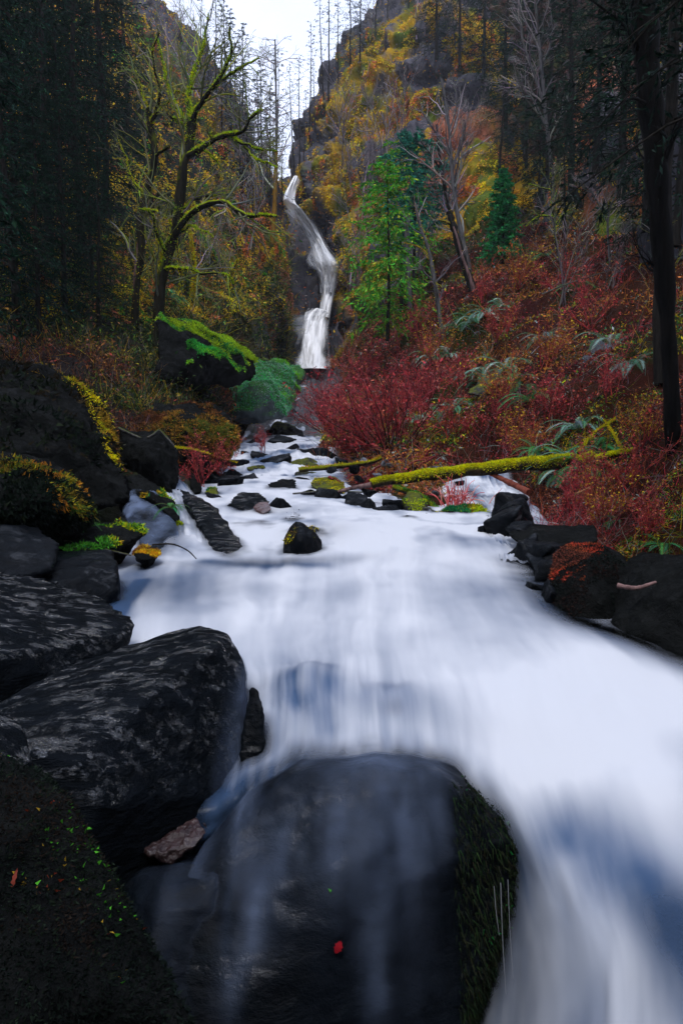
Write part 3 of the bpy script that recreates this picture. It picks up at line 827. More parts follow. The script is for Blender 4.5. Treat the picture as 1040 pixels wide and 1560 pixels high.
POOL = [
 [(250,722,12.2),(320,722,12.3),(385,718,12.5),(440,718,12.5),(500,728,12),(560,748,10.8),(640,745,10.8),(700,728,11.2),(770,722,11.5),(830,740,10.6)],
 [(225,750,10),(300,745,10.2),(370,742,10.3),(440,745,10.3),(500,752,9.9),(560,764,9.6),(640,768,9.3),(705,765,9.4),(765,760,9.4),(830,775,8.6)],
 [(185,775,8.2),(260,775,8.3),(340,770,8.6),(430,775,8.4),(500,770,8.6),(560,778,8.3),(640,785,8.0),(710,788,8.0),(790,795,7.7),(860,820,7.0)],
 [(150,845,6.4),(240,838,6.6),(330,820,7.0),(420,812,7.1),(500,800,7.3),(570,800,7.2),(640,805,7.1),(710,808,7.0),(800,830,6.4),(900,860,5.8)],
 [(110,885,5.4),(220,872,5.6),(320,865,5.7),(420,862,5.7),(500,850,5.9),(570,845,5.9),(640,848,5.8),(720,855,5.7),(820,890,5.1),(950,930,4.5)],
 [(80,960,4.3),(200,940,4.4),(320,925,4.5),(420,915,4.6),(500,908,4.7),(570,905,4.7),(640,905,4.7),(740,915,4.5),(870,945,4.2),(1100,1010,3.7)],
 [(80,1060,3.5),(200,1020,3.7),(320,995,3.8),(420,980,3.85),(500,975,3.85),(570,975,3.85),(650,975,3.85),(780,985,3.7),(930,1005,3.5),(1200,1070,3.2)],
 [(100,1150,2.95),(220,1110,3.1),(340,1080,3.2),(420,1055,3.25),(490,1045,3.25),(570,1045,3.25),(660,1045,3.2),(800,1060,3.1),(970,1085,3.0),(1300,1150,2.8)],
 [(120,1215,2.7),(220,1195,2.75),(330,1175,2.8),(410,1150,2.82),(490,1130,2.84),(570,1130,2.82),(670,1135,2.8),(820,1160,2.72),(1000,1180,2.6),(1350,1230,2.5)],
 [(120,1270,2.5),(210,1252,2.55),(320,1240,2.58),(400,1210,2.62),(480,1180,2.66),(570,1172,2.66),(680,1190,2.66),(850,1260,2.45),(1010,1280,2.35),(1350,1330,2.25)],
 [(120,1360,2.42),(220,1350,2.5),(320,1350,2.6),(400,1330,2.75),(490,1290,2.85),(580,1285,2.85),(730,1315,2.6),(880,1370,2.2),(1030,1380,2.12),(1400,1430,2.0)],
 [(120,1500,2.4),(220,1500,2.5),(320,1500,2.6),(400,1500,2.7),(500,1500,2.75),(600,1490,2.7),(745,1480,2.42),(900,1480,2.0),(1060,1490,1.93),(1450,1530,1.85)],
 [(120,1750,2.3),(220,1750,2.4),(320,1750,2.4),(400,1750,2.4),(500,1750,2.4),(600,1750,2.4),(735,1650,2.2),(900,1750,1.7),(1060,1750,1.66),(1450,1750,1.6)],
]
def flow_sheet(name, rows, nu, nv, amp, seed, edge=0.10, soft=(0.0, 0.16), label=None, foamfn=None, ushape=True, disp=None, coverfn=None):
    G = sheet_pts(rows, nu, nv)
    N = grid_normals(G)
    N = np.where(N[..., 2:3] < 0, -N, N)
    U = np.linspace(0, 1, nv)[None, :].repeat(nu, 0); Vv = np.linspace(0, 1, nu)[:, None].repeat(nv, 1)
    S = np.stack([U * 22, Vv * 5.0, np.zeros_like(U)], -1)
    st = fbm(S + fbm(G, 1.1, 3, seed + 2)[..., None] * 0.9, 1.0, 4, seed)
    h = fbm(G, 1.0, 3, seed + 4) * amp + st * amp * 0.5
    if disp is not None: h = h + disp(G)
    G = G + N * h[..., None]
    W = G.reshape(-1, 3)
    rd = rock_dist(W, 0.6).reshape(nu, nv)
    dist = G[..., 1]
    foam = 0.72 + 0.30 * st + 0.40 * fbm(G, 0.9, 3, seed + 8) + .12 * fbm(G, 4.0, 3, seed + 9)
    if foamfn is not None: foam = foam + foamfn(G)
    st2 = fbm(np.stack([U * 70, Vv * 9, U * 0], -1) + fbm(G, 1.5, 3, seed + 12)[..., None] * 1.2, 1.0, 3, seed + 13)
    foam = foam + .25 * st2 * (1 - .75 * sstep(0, .4, rd)) + .85 * fbm(G * np.array([1, .6, 1]), 2.6, 3, seed + 14) * sstep(5.2, 7, dist)
    foam = np.clip(foam * (0.7 + 0.3 * sstep(0, 0.12, rd)), 0, 1)
    cover = sstep(soft[0], soft[1], rd - 0.02 * fbm(S, 2.2, 2, seed + 6)) * 1.0
    cover = 0.12 + 0.88 * cover
    eu = np.minimum(U, 1 - U); ev = np.minimum(Vv, 1 - Vv)
    if coverfn is not None: cover = cover * np.clip(1 - coverfn(G) * (1 + .5 * st), 0, 1)
    if edge: cover = cover * sstep(0, edge, eu)
    col = np.stack([foam, np.clip(cover, 0, 1), foam * 0, foam * 0 + 1], -1)
    o = mesh(name, W, grid_faces(nu, nv), M_WATER, col=col.reshape(-1, 4))
    tag(o, label=label, kind='structure')
    return o, G
def wblob(items):
    def fn(G):
        r = 0
        for px, py, D, rad, a in items:
            c = P(px, py, D); d = np.linalg.norm((G - c) / np.array(rad if hasattr(rad, '__len__') else (rad,) * 3), axis=-1)
            r = r + a * np.exp(-d * d)
        return r
    return fn
def folds(items):
    # thin darker folds where the water bends round a submerged rock
    def fn(G):
        r = np.zeros(G.shape[:2])
        for pts, wd, a in items:
            A = crom(np.array([P(*p) for p in pts]), 24)
            d = np.full(G.shape[:2], 9.0)
            for q in A: d = np.minimum(d, np.linalg.norm((G - q)[..., :2], axis=-1))
            r = r + a * np.exp(-(d / wd) ** 2)
        return r
    return fn
FOLD = folds([([(500,1012,3.4),(455,1010,3.4),(432,1035,3.3),(440,1070,3.15),(478,1100,3.0),(500,1125,2.9)], .06, -.22),
              ([(520,1045,3.2),(545,1085,3.05),(590,1060,3.15),(640,1080,3.05),(690,1105,2.9)], .09, -.18),
              ([(455,1030,3.3),(475,1060,3.2),(470,1085,3.1)], .06, -.15),
              ([(320,862,5.9),(380,880,5.7),(440,872,5.7),(490,880,5.6)], .10, -.5),
              ([(180,940,4.4),(200,900,4.9),(215,870,5.3)], .05, -.6), ([(160,930,4.3),(175,890,4.8)], .05, -.6),
              ([(440,790,7.6),(475,785,7.6),(505,820,7.0),(500,850,6.4)], .09, -.4),
              ([(350,790,8.0),(400,800,7.8),(430,780,8.2)], .10, -.4), ([(520,770,9),(545,778,8.6),(560,770,8.8)], .06, -.6),
              ([(600,775,8.4),(640,800,7.6),(720,806,7.4),(760,800,7.6)], .09, -.45), ([(820,880,5.2),(860,935,4.4),(930,985,3.9),(1040,1020,3.5),(1150,1060,3.2)], .16, -.55),
              ([(700,960,3.9),(820,1010,3.5),(900,1100,3.0)], .25, -.10), ([(880,1275,2.45),(960,1350,2.25),(1050,1450,2.02),(1130,1560,1.85)], .17, -.72),([(790,1330,2.4),(810,1450,2.2),(850,1600,1.95)], .14, -.34),([(860,1330,2.3),(930,1460,2.05),(1010,1600,1.85)], .07, .25)])
BANKF = folds([([(795,850,5.8),(830,905,4.9),(870,950,4.3),(960,985,3.95),(1060,1030,3.6),(1200,1080,3.3)], .17, -.85)])
pool, poolG = flow_sheet('water', POOL, 300, 260, 0.03, 201, edge=0.03, soft=(-0.03, 0.075), coverfn=lambda G: -BANKF(G) + wblob([(250,1370,2.35,(.30,.45,9),.5),(1040,1430,2.04,(.16,.16,9),.45),(215,890,5.0,(.5,.5,9),.3),(235,810,7.0,(.45,.4,9),.45),(420,872,5.8,(.55,.16,9),.45),(485,820,7.0,(.25,.4,9),.35),(400,775,8.4,(.4,.25,9),.3),(800,1490,2.15,(.2,.25,9),.12)])(G),
    foamfn=lambda G: FOLD(G) + wblob([(830,1320,2.35,(.2,.2,9),-.15),(950,1060,3.3,(.9,.5,9),.35),(560,830,6.6,(1.2,1.2,9),.35),(420,930,4.4,(.6,.4,9),.2),(900,1180,2.6,(.5,.3,9),.2),(230,890,5.2,(.6,.8,9),-.5),(450,1070,3.2,(.26,.34,9),-.26),(600,1090,3.05,(.3,.2,9),-.25),
                  (400,870,5.8,(.5,.25,9),-.35),(700,900,4.8,(.3,.5,9),-.15),
                  (840,1440,2.1,(.12,.4,9),.3),(300,1280,2.5,(.3,.3,9),-.35),(900,1250,2.5,(.5,.5,9),.2),(230,1400,2.3,(.6,.5,9),-.7)])(G),
    disp=wblob([(470,1030,3.3,(.14,.2,9),.07),(590,1075,3.1,(.2,.15,9),.04),(240,800,6.8,(.5,.5,9),.1)]))

# upper rapids above the pool and the side channel under the log
UP = [
 [(365,652,21.5),(395,650,22),(425,648,22.2),(455,646,22.4),(480,646,22.6),(500,648,22)],
 [(355,668,19),(388,664,19.5),(420,662,19.6),(452,660,20),(482,660,20),(510,662,19.6)],
 [(348,680,16.5),(385,676,16.8),(420,673,17),(455,672,17),(490,674,17),(520,678,16.8)],
 [(335,700,14),(375,697,14.2),(415,695,14.3),(455,693,14.4),(490,697,14.2),(520,703,13.8)],
 [(310,722,12.2),(360,718,12.4),(410,714,12.6),(455,713,12.6),(495,718,12.4),(530,727,12)],
 [(295,736,11.2),(350,733,11.4),(405,728,11.5),(455,728,11.5),(500,735,11.2),(540,745,10.8)],
]
flow_sheet('water', UP, 110, 110, 0.09, 221, edge=0.12, soft=(-0.02, 0.16), foamfn=lambda G: 0.0 + 1.3 * fbm(G, 1.6, 4, 5))
STEP = [
 [(455,590,34),(470,588,35),(490,588,35),(505,590,34)],
 [(430,630,26),(450,628,27),(475,628,27),(495,630,26)],
 [(400,652,21),(430,650,22),(460,650,22),(490,652,21)],
]
flow_sheet('water', STEP, 60, 40, 0.12, 231, edge=0.15, soft=(-0.02, 0.2))
SIDE = [[(705, 712, 11.21), (730, 710, 11.4), (755, 712, 11.4), (780, 716, 11.21)], [(700, 735, 10.26), (728, 730, 10.45), (758, 730, 10.45), (785, 738, 10.26)], [(715, 758, 9.4), (742, 756, 9.5), (770, 756, 9.5), (798, 762, 9.31)], [(735, 778, 8.46), (757, 778, 8.46), (780, 780, 8.36), (808, 790, 8.07)], [(735, 800, 7.31), (762, 803, 7.22), (790, 812, 6.93), (825, 825, 6.55)], [(745, 850, 5.89), (780, 855, 5.7), (820, 860, 5.51), (860, 870, 5.32)]]
flow_sheet('water', SIDE, 120, 60, 0.06, 241, edge=0.2, soft=(-0.02, 0.15), foamfn=lambda G: -0.1 + 0.9 * fbm(G, 2.5, 3, 7))
LEFT = [[(211, 712, 9.6), (231, 712, 9.6), (248, 714, 9.6), (266, 716, 9.6)], [(231, 730, 9.0), (248, 732, 9.0), (268, 736, 8.9), (286, 742, 8.8)], [(248, 765, 8.0), (271, 768, 7.9), (298, 775, 7.8), (326, 785, 7.6)], [(254, 815, 6.9), (281, 818, 6.8), (311, 822, 6.7), (341, 830, 6.6)], [(241, 868, 5.9), (276, 870, 5.8), (311, 872, 5.8), (351, 876, 5.7)]]
flow_sheet('water', LEFT, 100, 60, 0.05, 251, edge=0.12, soft=(-0.05, 0.10), foamfn=lambda G: -0.15)

# the waterfall
FALL = [
 [(446,272,62.5),(450,271,62.8),(454,272,62.8),(458,276,62.4)],
 [(436,290,61),(441,290,61.3),(447,292,61.3),(452,294,61)],
 [(431,305,59.5),(438,306,60),(446,308,60),(452,310,59.5)],
 [(437,322,58.2),(447,320,58.6),(457,320,58.6),(464,324,58.2)],
 [(454,345,56.5),(463,343,57),(474,343,57),(482,348,56.4)],
 [(468,372,54.8),(478,370,55.3),(489,371,55.3),(499,376,54.8)],
 [(477,400,53),(488,398,53.6),(500,399,53.6),(514,404,52.8)],
 [(484,424,51.8),(493,422,52.2),(503,423,52.2),(514,427,51.6)],
 [(487,448,50.7),(494,446,51.1),(502,447,51.1),(510,450,50.5)],
 [(486,466,49.8),(492,465,50.2),(499,466,50.2),(506,468,49.6)],
 [(484,484,48.8),(490,483,49),(497,484,49),(503,486,48.6)],
]
APRON = [
 [(470,470,48.6),(482,471,48.8),(494,473,48.8),(504,476,48.4)],
 [(462,480,47.8),(475,480,48.2),(489,481,48.2),(503,484,47.6)],
 [(457,500,47),(471,499,47.4),(486,499,47.4),(501,502,46.8)],
 [(452,528,45.6),(468,527,46),(485,527,46),(502,529,45.4)],
 [(446,554,44.4),(464,554,44.6),(483,554,44.6),(504,555,44.2)],
 [(443,562,43.6),(462,562,43.8),(484,562,43.8),(507,562,43.4)],
]
def fall_sheet(name, rows, nu, nv, seed, label, dens=0.9):
    r2 = []
    for r in rows:
        q = []
        for px, py, D in r:
            dh = [D]
            for oy in (-14, 0, 14):
                h_ = hit(px, py + oy)
                if h_ is not None and h_[0].y > 35: dh.append(h_[0].y)
            q.append(min(dh))
        r2.append(q)
    A = np.array(r2); A = np.repeat(A.min(1, keepdims=True), A.shape[1], 1) * 0.5 + A * 0.5
    A[1:-1] = np.minimum(A[1:-1], (A[:-2] + A[2:]) / 2)
    rows = [[(c[0], c[1], A[i, j] - 0.5) for j, c in enumerate(r)] for i, r in enumerate(rows)]
    G = sheet_pts(rows, nu, nv)
    U = np.linspace(0, 1, nv)[None, :].repeat(nu, 0); Vv = np.linspace(0, 1, nu)[:, None].repeat(nv, 1)
    S = np.stack([U * 8, Vv * 5, U * 0], -1)
    st = fbm(S, 1.0, 5, seed)
    bow = np.sin(U * np.pi) * 0.45 + st * 0.4
    G[..., 1] -= bow
    foam = np.clip(dens + 0.3 + 0.3 * st, 0, 1)
    cov = sstep(0, 0.3, np.minimum(U, 1 - U) + 0.12 * st) * np.clip(dens + 0.15 + 1.0 * st, 0.08, 1)
    col = np.stack([foam, np.clip(cov, 0, 1), foam * 0, foam * 0 + 1], -1)
    o = mesh(name, G.reshape(-1, 3), grid_faces(nu, nv), M_FALL, col=col.reshape(-1, 4))
    return tag(o, label=label, kind='structure')
fall_sheet('waterfall', FALL, 300, 80, 301, 'tall narrow white waterfall dropping down the mossy gorge wall')
def widen(rows, f, dd, dx=0):
    out = []
    for i, r in enumerate(rows):
        c = sum(q[0] for q in r) / len(r)
        w_ = f * (1 + .22 * math.sin(i * 2.3 + dd * 3))
        out.append([(c + (q[0] - c) * w_ + dx, q[1] + 1, q[2] + dd) for q in r])
    return out
fall_sheet('waterfall', APRON, 160, 90, 303, 'bright wide lower tier of the tall waterfall', dens=1.0)
fall_sheet('waterfall', widen(FALL[3:9], 1.3, .25), 200, 80, 302, 'thin outer spray of the tall waterfall', dens=.25)
fall_sheet('waterfall', widen([r for r in FALL[4:9]], .5, -.3, 4), 160, 50, 304, 'dense central thread of the tall waterfall', dens=1.0)

# thin water veils running over the front boulders (follow the rock, a few millimetres proud)
def veil(bo, sel, seed, strength, off=0.006, freq=9):
    me = bo.data
    V = fast_verts(me) + np.array(bo.location); N = vert_normals(me)
    n = len(V)
    W = V + N * off
    q = np.stack([W[:, 0] * freq, W[:, 1] * freq * 0.4, W[:, 2] * freq * 0.18], -1)
    st = fbm(q, 1.0, 4, seed)
    wgt = sel(W, N)
    cov = np.clip((0.5 + 0.75 * st) * strength, 0, 0.9) * wgt
    foam = np.clip(0.35 + 0.8 * st + 0.3 * wgt, 0, 1)
    col = np.stack([foam, cov, foam * 0, foam * 0 + 1], -1)
    polys = np.array([tuple(p.vertices) for p in me.polygons if len(p.vertices) == 4], dtype=np.int32)
    keep = (wgt[polys] > 0.01).any(1)
    polys = polys[keep]
    o = mesh('water_veil', W, polys, M_VEIL, col=col)
    tag(o, kind='structure')
    return o
xA, zA = P(540, 1300, 2.4)[0], P(540, 1190, 2.42)[2]
def selA(W, N):
    px = 520 + W[:, 0] / (W[:, 1]) * F   # bounds of the rock face by its own shape
    top = sstep(zA - 0.5, zA + 0.02, W[:, 2])
    right = 1 - sstep(P(650, 1300, 2.4)[0], P(735, 1300, 2.4)[0], W[:, 0])
    left = sstep(P(330, 1300, 2.4)[0], P(420, 1300, 2.4)[0], W[:, 0])
    c1 = np.exp(-((W[:, 0] - P(375, 1400, 2.25)[0]) / 0.055) ** 2) * sstep(P(400, 1560, 2.1)[2], P(400, 1330, 2.3)[2], W[:, 2]) * 1.3
    c3 = np.exp(-((W[:, 0] - P(290, 1400, 2.25)[0]) / 0.05) ** 2) * sstep(P(400, 1460, 2.1)[2], P(400, 1330, 2.3)[2], W[:, 2]) * .5
    col2 = np.exp(-((W[:, 0] - P(570, 1400, 2.3)[0]) / 0.045) ** 2) * 0.9
    return np.clip(right * left * (0.10 + 0.9 * top ** 1.5) + col2 * .7 * left * right + c1 + c3, 0, 1) * sstep(-0.2, 0.1, -N[:, 1] + N[:, 2])
veil(WA, selA, 401, 0.62)
def selA2(W, N):
    c1 = np.exp(-((W[:, 0] - P(375, 1400, 2.2)[0]) / 0.09) ** 2)
    c2 = np.exp(-((W[:, 0] - P(265, 1400, 2.2)[0]) / 0.07) ** 2) * 0.6
    c3 = np.exp(-((W[:, 0] - P(200, 1400, 2.2)[0]) / 0.03) ** 2) * 0.8
    return np.clip(c1 + c2 + c3 + 0.05, 0, 1) * sstep(P(300, 1600, 2.1)[2], P(300, 1300, 2.3)[2], W[:, 2])
veil(WA2, selA2, 402, .3)
def selB(W, N):
    return sstep(P(335, 1100, 3)[0], P(372, 1100, 3)[0], W[:, 0]) * (1 - sstep(P(300, 1040, 3.1)[2], P(300, 1000, 3.1)[2], W[:, 2]))
veil(WB, selB, 403, 0.5)
veil(WH, lambda W, N: sstep(-.4, .3, N[:, 2]), 404, 1.1)
# ---------------------------------------------------------------- vegetation tools
def unit(v): return v / (np.linalg.norm(v, axis=-1, keepdims=True) + 1e-9)

def tubes(paths, rad, k=4):
    """paths (M,S,3), rad (M,S) -> V, quads"""
    M, S, _ = paths.shape
    T = unit(np.gradient(paths, axis=1))
    m = unit(T.mean(1))
    ref = np.where(np.abs(m[:, 2:3]) > 0.9, np.array([[1.0, 0, 0]]), np.array([[0, 0, 1.0]]))
    n = unit(np.cross(T, ref[:, None, :])); b = np.cross(T, n)
    a = np.arange(k) * 2 * np.pi / k
    V = paths[:, :, None, :] + rad[:, :, None, None] * (np.cos(a)[None, None, :, None] * n[:, :, None, :] + np.sin(a)[None, None, :, None] * b[:, :, None, :])
    idx = np.arange(M * S * k).reshape(M, S, k)
    i0 = idx[:, :-1, :]; i1 = idx[:, 1:, :]
    Fq = np.stack([i0, np.roll(i0, -1, 2), np.roll(i1, -1, 2), i1], -1).reshape(-1, 4)
    return V.reshape(-1, 3), Fq

VEG = 2.35
class Geo:
    def __init__(s): s.V = []; s.F = {}; s.C = []; s.n = 0
    def add(s, V, Fq, C=None):
        if len(V) == 0: return
        s.V.append(V); s.F.setdefault(Fq.shape[1], []).append(Fq + s.n)
        if C is None: C = np.full((len(V), 3), 0.5)
        C = np.asarray(C, dtype=np.float64)
        if C.ndim == 1: C = np.repeat(C[None], len(V), 0)
        s.C.append(C); s.n += len(V)
    def tube(s, paths, rad, k=4, C=None):
        V, Fq = tubes(paths, rad, k)
        if C is not None and np.ndim(C) == 2 and len(C) == len(paths):
            C = np.repeat(C, paths.shape[1] * k, 0)
        s.add(V, Fq, C)
    def leaves(s, C0, A, B, col):
        """rhombic leaves: centre, half length vector, half width vector, colour"""
        V = np.stack([C0 - A, C0 + B, C0 + A, C0 - B], 1).reshape(-1, 3)
        s.add(V, np.arange(len(V)).reshape(-1, 4), np.repeat(col, 4, 0))
    def blades(s, base, D, W, col, tip=None):
        """single triangle blades: base point, vector to tip, half width vector"""
        V = np.stack([base - W, base + W, base + D], 1).reshape(-1, 3)
        s.add(V, np.arange(len(V)).reshape(-1, 3), np.repeat(col, 3, 0))
    def build(s, name, mat, parent=None, origin=None, smooth=True):
        if s.n == 0: return None
        V = np.concatenate(s.V); C = np.concatenate(s.C)
        polys = [np.concatenate(f) for f in s.F.values()]
        return mesh(name, V, polys, mat, parent=parent, col=C, smooth=smooth, origin=origin)

def grow(st, dr, ln, r0, S, wob, grav, R, tip=0.25, curl=0.0):
    """vectorised wandering branches. st,dr (M,3); ln,r0 (M,)"""
    M = len(st)
    P_ = np.zeros((M, S, 3)); P_[:, 0] = st
    d = unit(dr)
    for i in range(1, S):
        P_[:, i] = P_[:, i - 1] + d * (ln / (S - 1))[:, None]
        d = unit(d + R.normal(0, wob, (M, 3)) + np.array([0, 0, grav]))
    t = np.linspace(0, 1, S)[None]
    return P_, r0[:, None] * (1 - (1 - tip) * t)

def sprout(P_, r_, n, R, ang=(0.5, 1.0), tmin=0.25, tmax=1.0, lr=(0.3, 0.6), rr=0.5, up=0.0, plane=None, byr=False):
    """child starts/dirs/lengths/radii from parent branches"""
    M, S, _ = P_.shape
    m = np.repeat(np.arange(M), n)
    t = R.uniform(tmin, tmax, len(m)) * (S - 1.001)
    i = t.astype(int); u = (t - i)[:, None]
    st = P_[m, i] * (1 - u) + P_[m, i + 1] * u
    T = unit(P_[m, i + 1] - P_[m, i])
    q = R.normal(0, 1, (len(m), 3)) * (np.array(plane) if plane is not None else 1.0)
    q = unit(q - (q * T).sum(-1, keepdims=True) * T)
    a = R.uniform(*ang, len(m))[:, None]
    d = unit(T * np.cos(a) + q * np.sin(a) + np.array([0, 0, up]))
    L = np.linalg.norm(np.diff(P_, axis=1), axis=-1).sum(1)[m]
    ln = L * R.uniform(*lr, len(m)) * (1.15 - 0.55 * t / (S - 1))
    rad = (r_[m, i]) * rr
    return st, d, ln, rad

def pal(R, n, colors, var=0.25):
    c = np.array(colors, dtype=np.float64)
    w = None
    if c.shape[1] == 4: w = c[:, 3] / c[:, 3].sum(); c = c[:, :3]
    k = c[R.choice(len(c), n, p=w)]
    return np.clip(k * VEG * np.exp(R.normal(0, var, (n, 1))) * (1 + R.normal(0, 0.10, (n, 3))), 0, .9)

def rnd_dirs(R, n): return unit(R.normal(0, 1, (n, 3)))
def perp(A, R):
    B = np.cross(A, rnd_dirs(R, len(A))); return unit(B)

LEAF = leaf_mat('foliage', 0.65, 0.25, 0.12)
NEEDLE = leaf_mat('needles', 0.8, 0.08, 0.06)
MOSS = leaf_mat('moss_fibres', 0.9, 0.3, 0.05)
TWIG = leaf_mat('twigs', 0.8, 0.0, 0.05)
BARK_DARK = bark_mat('dark_bark', (0.008, 0.008, 0.007), (0.03, 0.026, 0.022))
BARK_MOSS = bark_mat('mossy_bark', (0.007, 0.008, 0.006), (0.028, 0.024, 0.016), moss=(0.30, 0.38, 0.008), moss_lo=0.15, moss_hi=0.75, scale=6)
BARK_GREY = bark_mat('grey_bark', (0.05, 0.05, 0.052), (0.16, 0.15, 0.15), moss=(0.08, 0.10, 0.01), moss_lo=0.4, moss_hi=1.1)
BARK_ORANGE = bark_mat('orange_bark', (0.10, 0.05, 0.012), (0.32, 0.17, 0.02))
BARK_PINK = bark_mat('pinkish_bark', (0.06, 0.035, 0.035), (0.28, 0.17, 0.16))
LOGMOSS = bark_mat('log_moss', (0.012, 0.010, 0.008), (0.05, 0.035, 0.02), moss=(0.26, 0.27, 0.008), moss_lo=-0.1, moss_hi=0.6, scale=9, bump=0.03)

RED = [(.24,.026,.030,3),(.13,.016,.022,3),(.30,.06,.045,1.5),(.10,.03,.03,2),(.05,.02,.018,1.5)]
RUSTP = [(.22,.06,.015,2),(.10,.03,.018,2),(.22,.08,.04,1),(.05,.025,.015,2),(.20,.05,.03,1)]
OCHRE = [(.36,.22,.008,3),(.28,.17,.008,3),(.16,.16,.008,2),(.12,.075,.012,2),(.30,.14,.012,1)]
GREENP = [(.03,.12,.012,3),(.02,.07,.02,2),(.09,.17,.01,2),(.01,.10,.035,1)]
LIME = [(.24,.30,.006,3),(.14,.24,.008,3),(.33,.28,.006,2),(.07,.14,.01,2)]
YEL = [(.36,.27,.005,3),(.28,.24,.006,3),(.16,.17,.008,2),(.2,.11,.01,1)]
GREYT = [(.09,.078,.078,2),(.045,.04,.042,2),(.16,.14,.135,1)]
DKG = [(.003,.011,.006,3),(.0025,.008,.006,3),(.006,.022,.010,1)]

# moss fibres on the upper faces of a solid
def mesh_samples(o, n, R, nzmin=0.2, sel=None):
    me = o.data
    V = fast_verts(me); N = vert_normals(me)
    sc = np.array(o.scale)
    W = V * sc + np.array(o.location) if o.parent is None or True else V
    ok = N[:, 2] > nzmin
    if sel is not None: ok &= sel(W, N)
    idx = np.nonzero(ok)[0]
    if len(idx) == 0: return np.zeros((0, 3)), np.zeros((0, 3))
    c = R.choice(idx, n)
    size = np.linalg.norm(V.max(0) - V.min(0)) / 130
    return W[c] + R.normal(0, size, (n, 3)) * (1 - np.abs(N[c]) * 0.9), N[c]

def moss_on(o, n, ln, colors, seed, nzmin=0.25, sel=None, name='moss', w=0.22, patch=0.0, pscale=3.0, down=0.4, line=None):
    R = np.random.default_rng(seed)
    p, nn = mesh_samples(o, n, R, nzmin, sel)
    if len(p) == 0: return None
    if patch:
        keep = fbm(p, pscale, 3, seed) > patch - 0.3
        p, nn = p[keep], nn[keep]
    if line is not None:
        A = crom(np.array([P(*q) for q in line[0]]), 40)
        d = np.full(len(p), 9.0)
        for q in A: d = np.minimum(d, np.linalg.norm(p - q, axis=1))
        keep = R.uniform(0, 1, len(p)) < np.exp(-(d / line[1]) ** 2) * sstep(-.35, .25, fbm(p, 4.0, 3, seed))
        p, nn = p[keep], nn[keep]
    n = len(p)
    if n == 0: return None
    D = unit(nn * 0.8 + R.normal(0, 0.5, (n, 3)) + np.array([0, 0, -down])) * (ln * R.uniform(0.4, 1.3, n))[:, None]
    B = perp(D, R) * (np.linalg.norm(D, axis=1) * w)[:, None]
    g = Geo()
    t = fbm(p, pscale * 1.7, 3, seed + 3)
    # neighbouring fibres share a colour, so the moss reads as mats
    q_ = fbm(p, pscale * 1.3, 4, seed + 9) * 1.6 + .5 + R.normal(0, .12, n)
    ix = np.clip((q_ * len(colors)).astype(int), 0, len(colors) - 1)
    col = np.clip(np.array([c_[:3] for c_ in colors])[ix] * VEG * np.exp(R.normal(0, .3, (n, 1))), 0, .9) * (1 + 0.5 * t)[:, None]
    g.blades(p - nn * ln * 0.1, D, B, np.clip(col, 0, 1))
    return g.build(name, MOSS, parent=o, smooth=False)

def isbg(): pass
for (o, n, ln, colors, nz_, patch) in [
    (WN, 9000, .03, LIME + GREENP + OCHRE, 0.3, .38), 
    (WO3, 7000, .03, GREENP + LIME + OCHRE, 0.2, .33), (WS, 40000, .04, [(.05,.02,.01,2),(.13,.05,.015,2),(.02,.02,.008,2),(.16,.08,.012,1),(.05,.06,.01,1)], 0.1, .25),
    (WT, 90000, .032, [(.02,.09,.03,1),(.16,.21,.20,2),(.02,.22,.03,1),(.05,.12,.10,2),(.02,.18,.04,1),(.13,.18,.17,1),(.08,.24,.012,1)], 0.05, .3), (WU, 70000, .038, [(.02,.16,.03,1),(.03,.20,.02,1),(.10,.22,.012,1),(.01,.10,.03,1),(.16,.24,.01,1)], 0.45, .15),
    (WV, 6000, .035, LIME + YEL + GREENP, 0.1, .15)]:
    moss_on(o, n, ln, colors, hash(o.name) % 1 + int(n), nz_, patch=patch, pscale=2.5 if o.location.y < 11 else 1.0)
for key_, n_ in (('moss-flecked ledge', 3000), ('moss-topped rock under', 3000), ('diamond-shaped', 1200), ('bright green cap', 1200)):
    for o in list(scene.objects):
        if key_ in o.get('label', ''): moss_on(o, n_, .02, YEL + [(.10,.08,.01,2)] if 'diamond' in key_ or 'flecked' in key_ else LIME + GREENP, n_ + len(key_), .45, patch=.3, pscale=5)
rimx = P(95, 570, 8.9)[0]; rimz = P(150, 700, 8.0)[2]
moss_on(WO, 16000, .07, [(.004,.007,.005,3),(.008,.012,.006,1),(.012,.009,.005,1)], 87, -0.9, name='dark_growth', patch=.2, pscale=2)
moss_on(WE, 60000, .011, [(.003,.005,.004,3),(.005,.008,.005,1),(.007,.005,.004,1)], 88, -0.9, name='dark_growth', pscale=5)
moss_on(WI, 20000, .014, [(.004,.006,.005,3),(.012,.006,.005,1)], 89, -0.9, name='dark_growth', patch=.1, pscale=4)
moss_on(WO, 260000, .035, YEL + [(.14,.09,.01,4)], 77, -0.4, down=.8, line=([(85,572,8.7),(125,586,8.7),(150,602,8.5),(168,630,8.4),(180,665,8.1),(186,700,7.9)], .13))
moss_on(WO2, 120000, .035, [(.10,.07,.01,3),(.05,.08,.012,2),(.2,.15,.01,1),(.03,.06,.012,1),(.22,.09,.01,1)], 92, -0.3, down=1.0, line=([(-40,684,5.6),(20,694,5.7),(60,703,5.8),(105,718,5.8),(128,750,5.6),(140,785,5.4)], .13))
moss_on(WO2, 20000, .05, [(.004,.007,.005,3),(.008,.012,.006,1)], 93, -0.9, name='dark_growth', patch=.2, pscale=2)
for o in list(scene.objects):
    if 'orange mossy rock at' in o.get('label', ''): moss_on(o, 5000, .018, [(.45,.20,.01,3),(.3,.2,.01,2),(.12,.05,.01,1)], 94, .1, patch=.2, pscale=6)
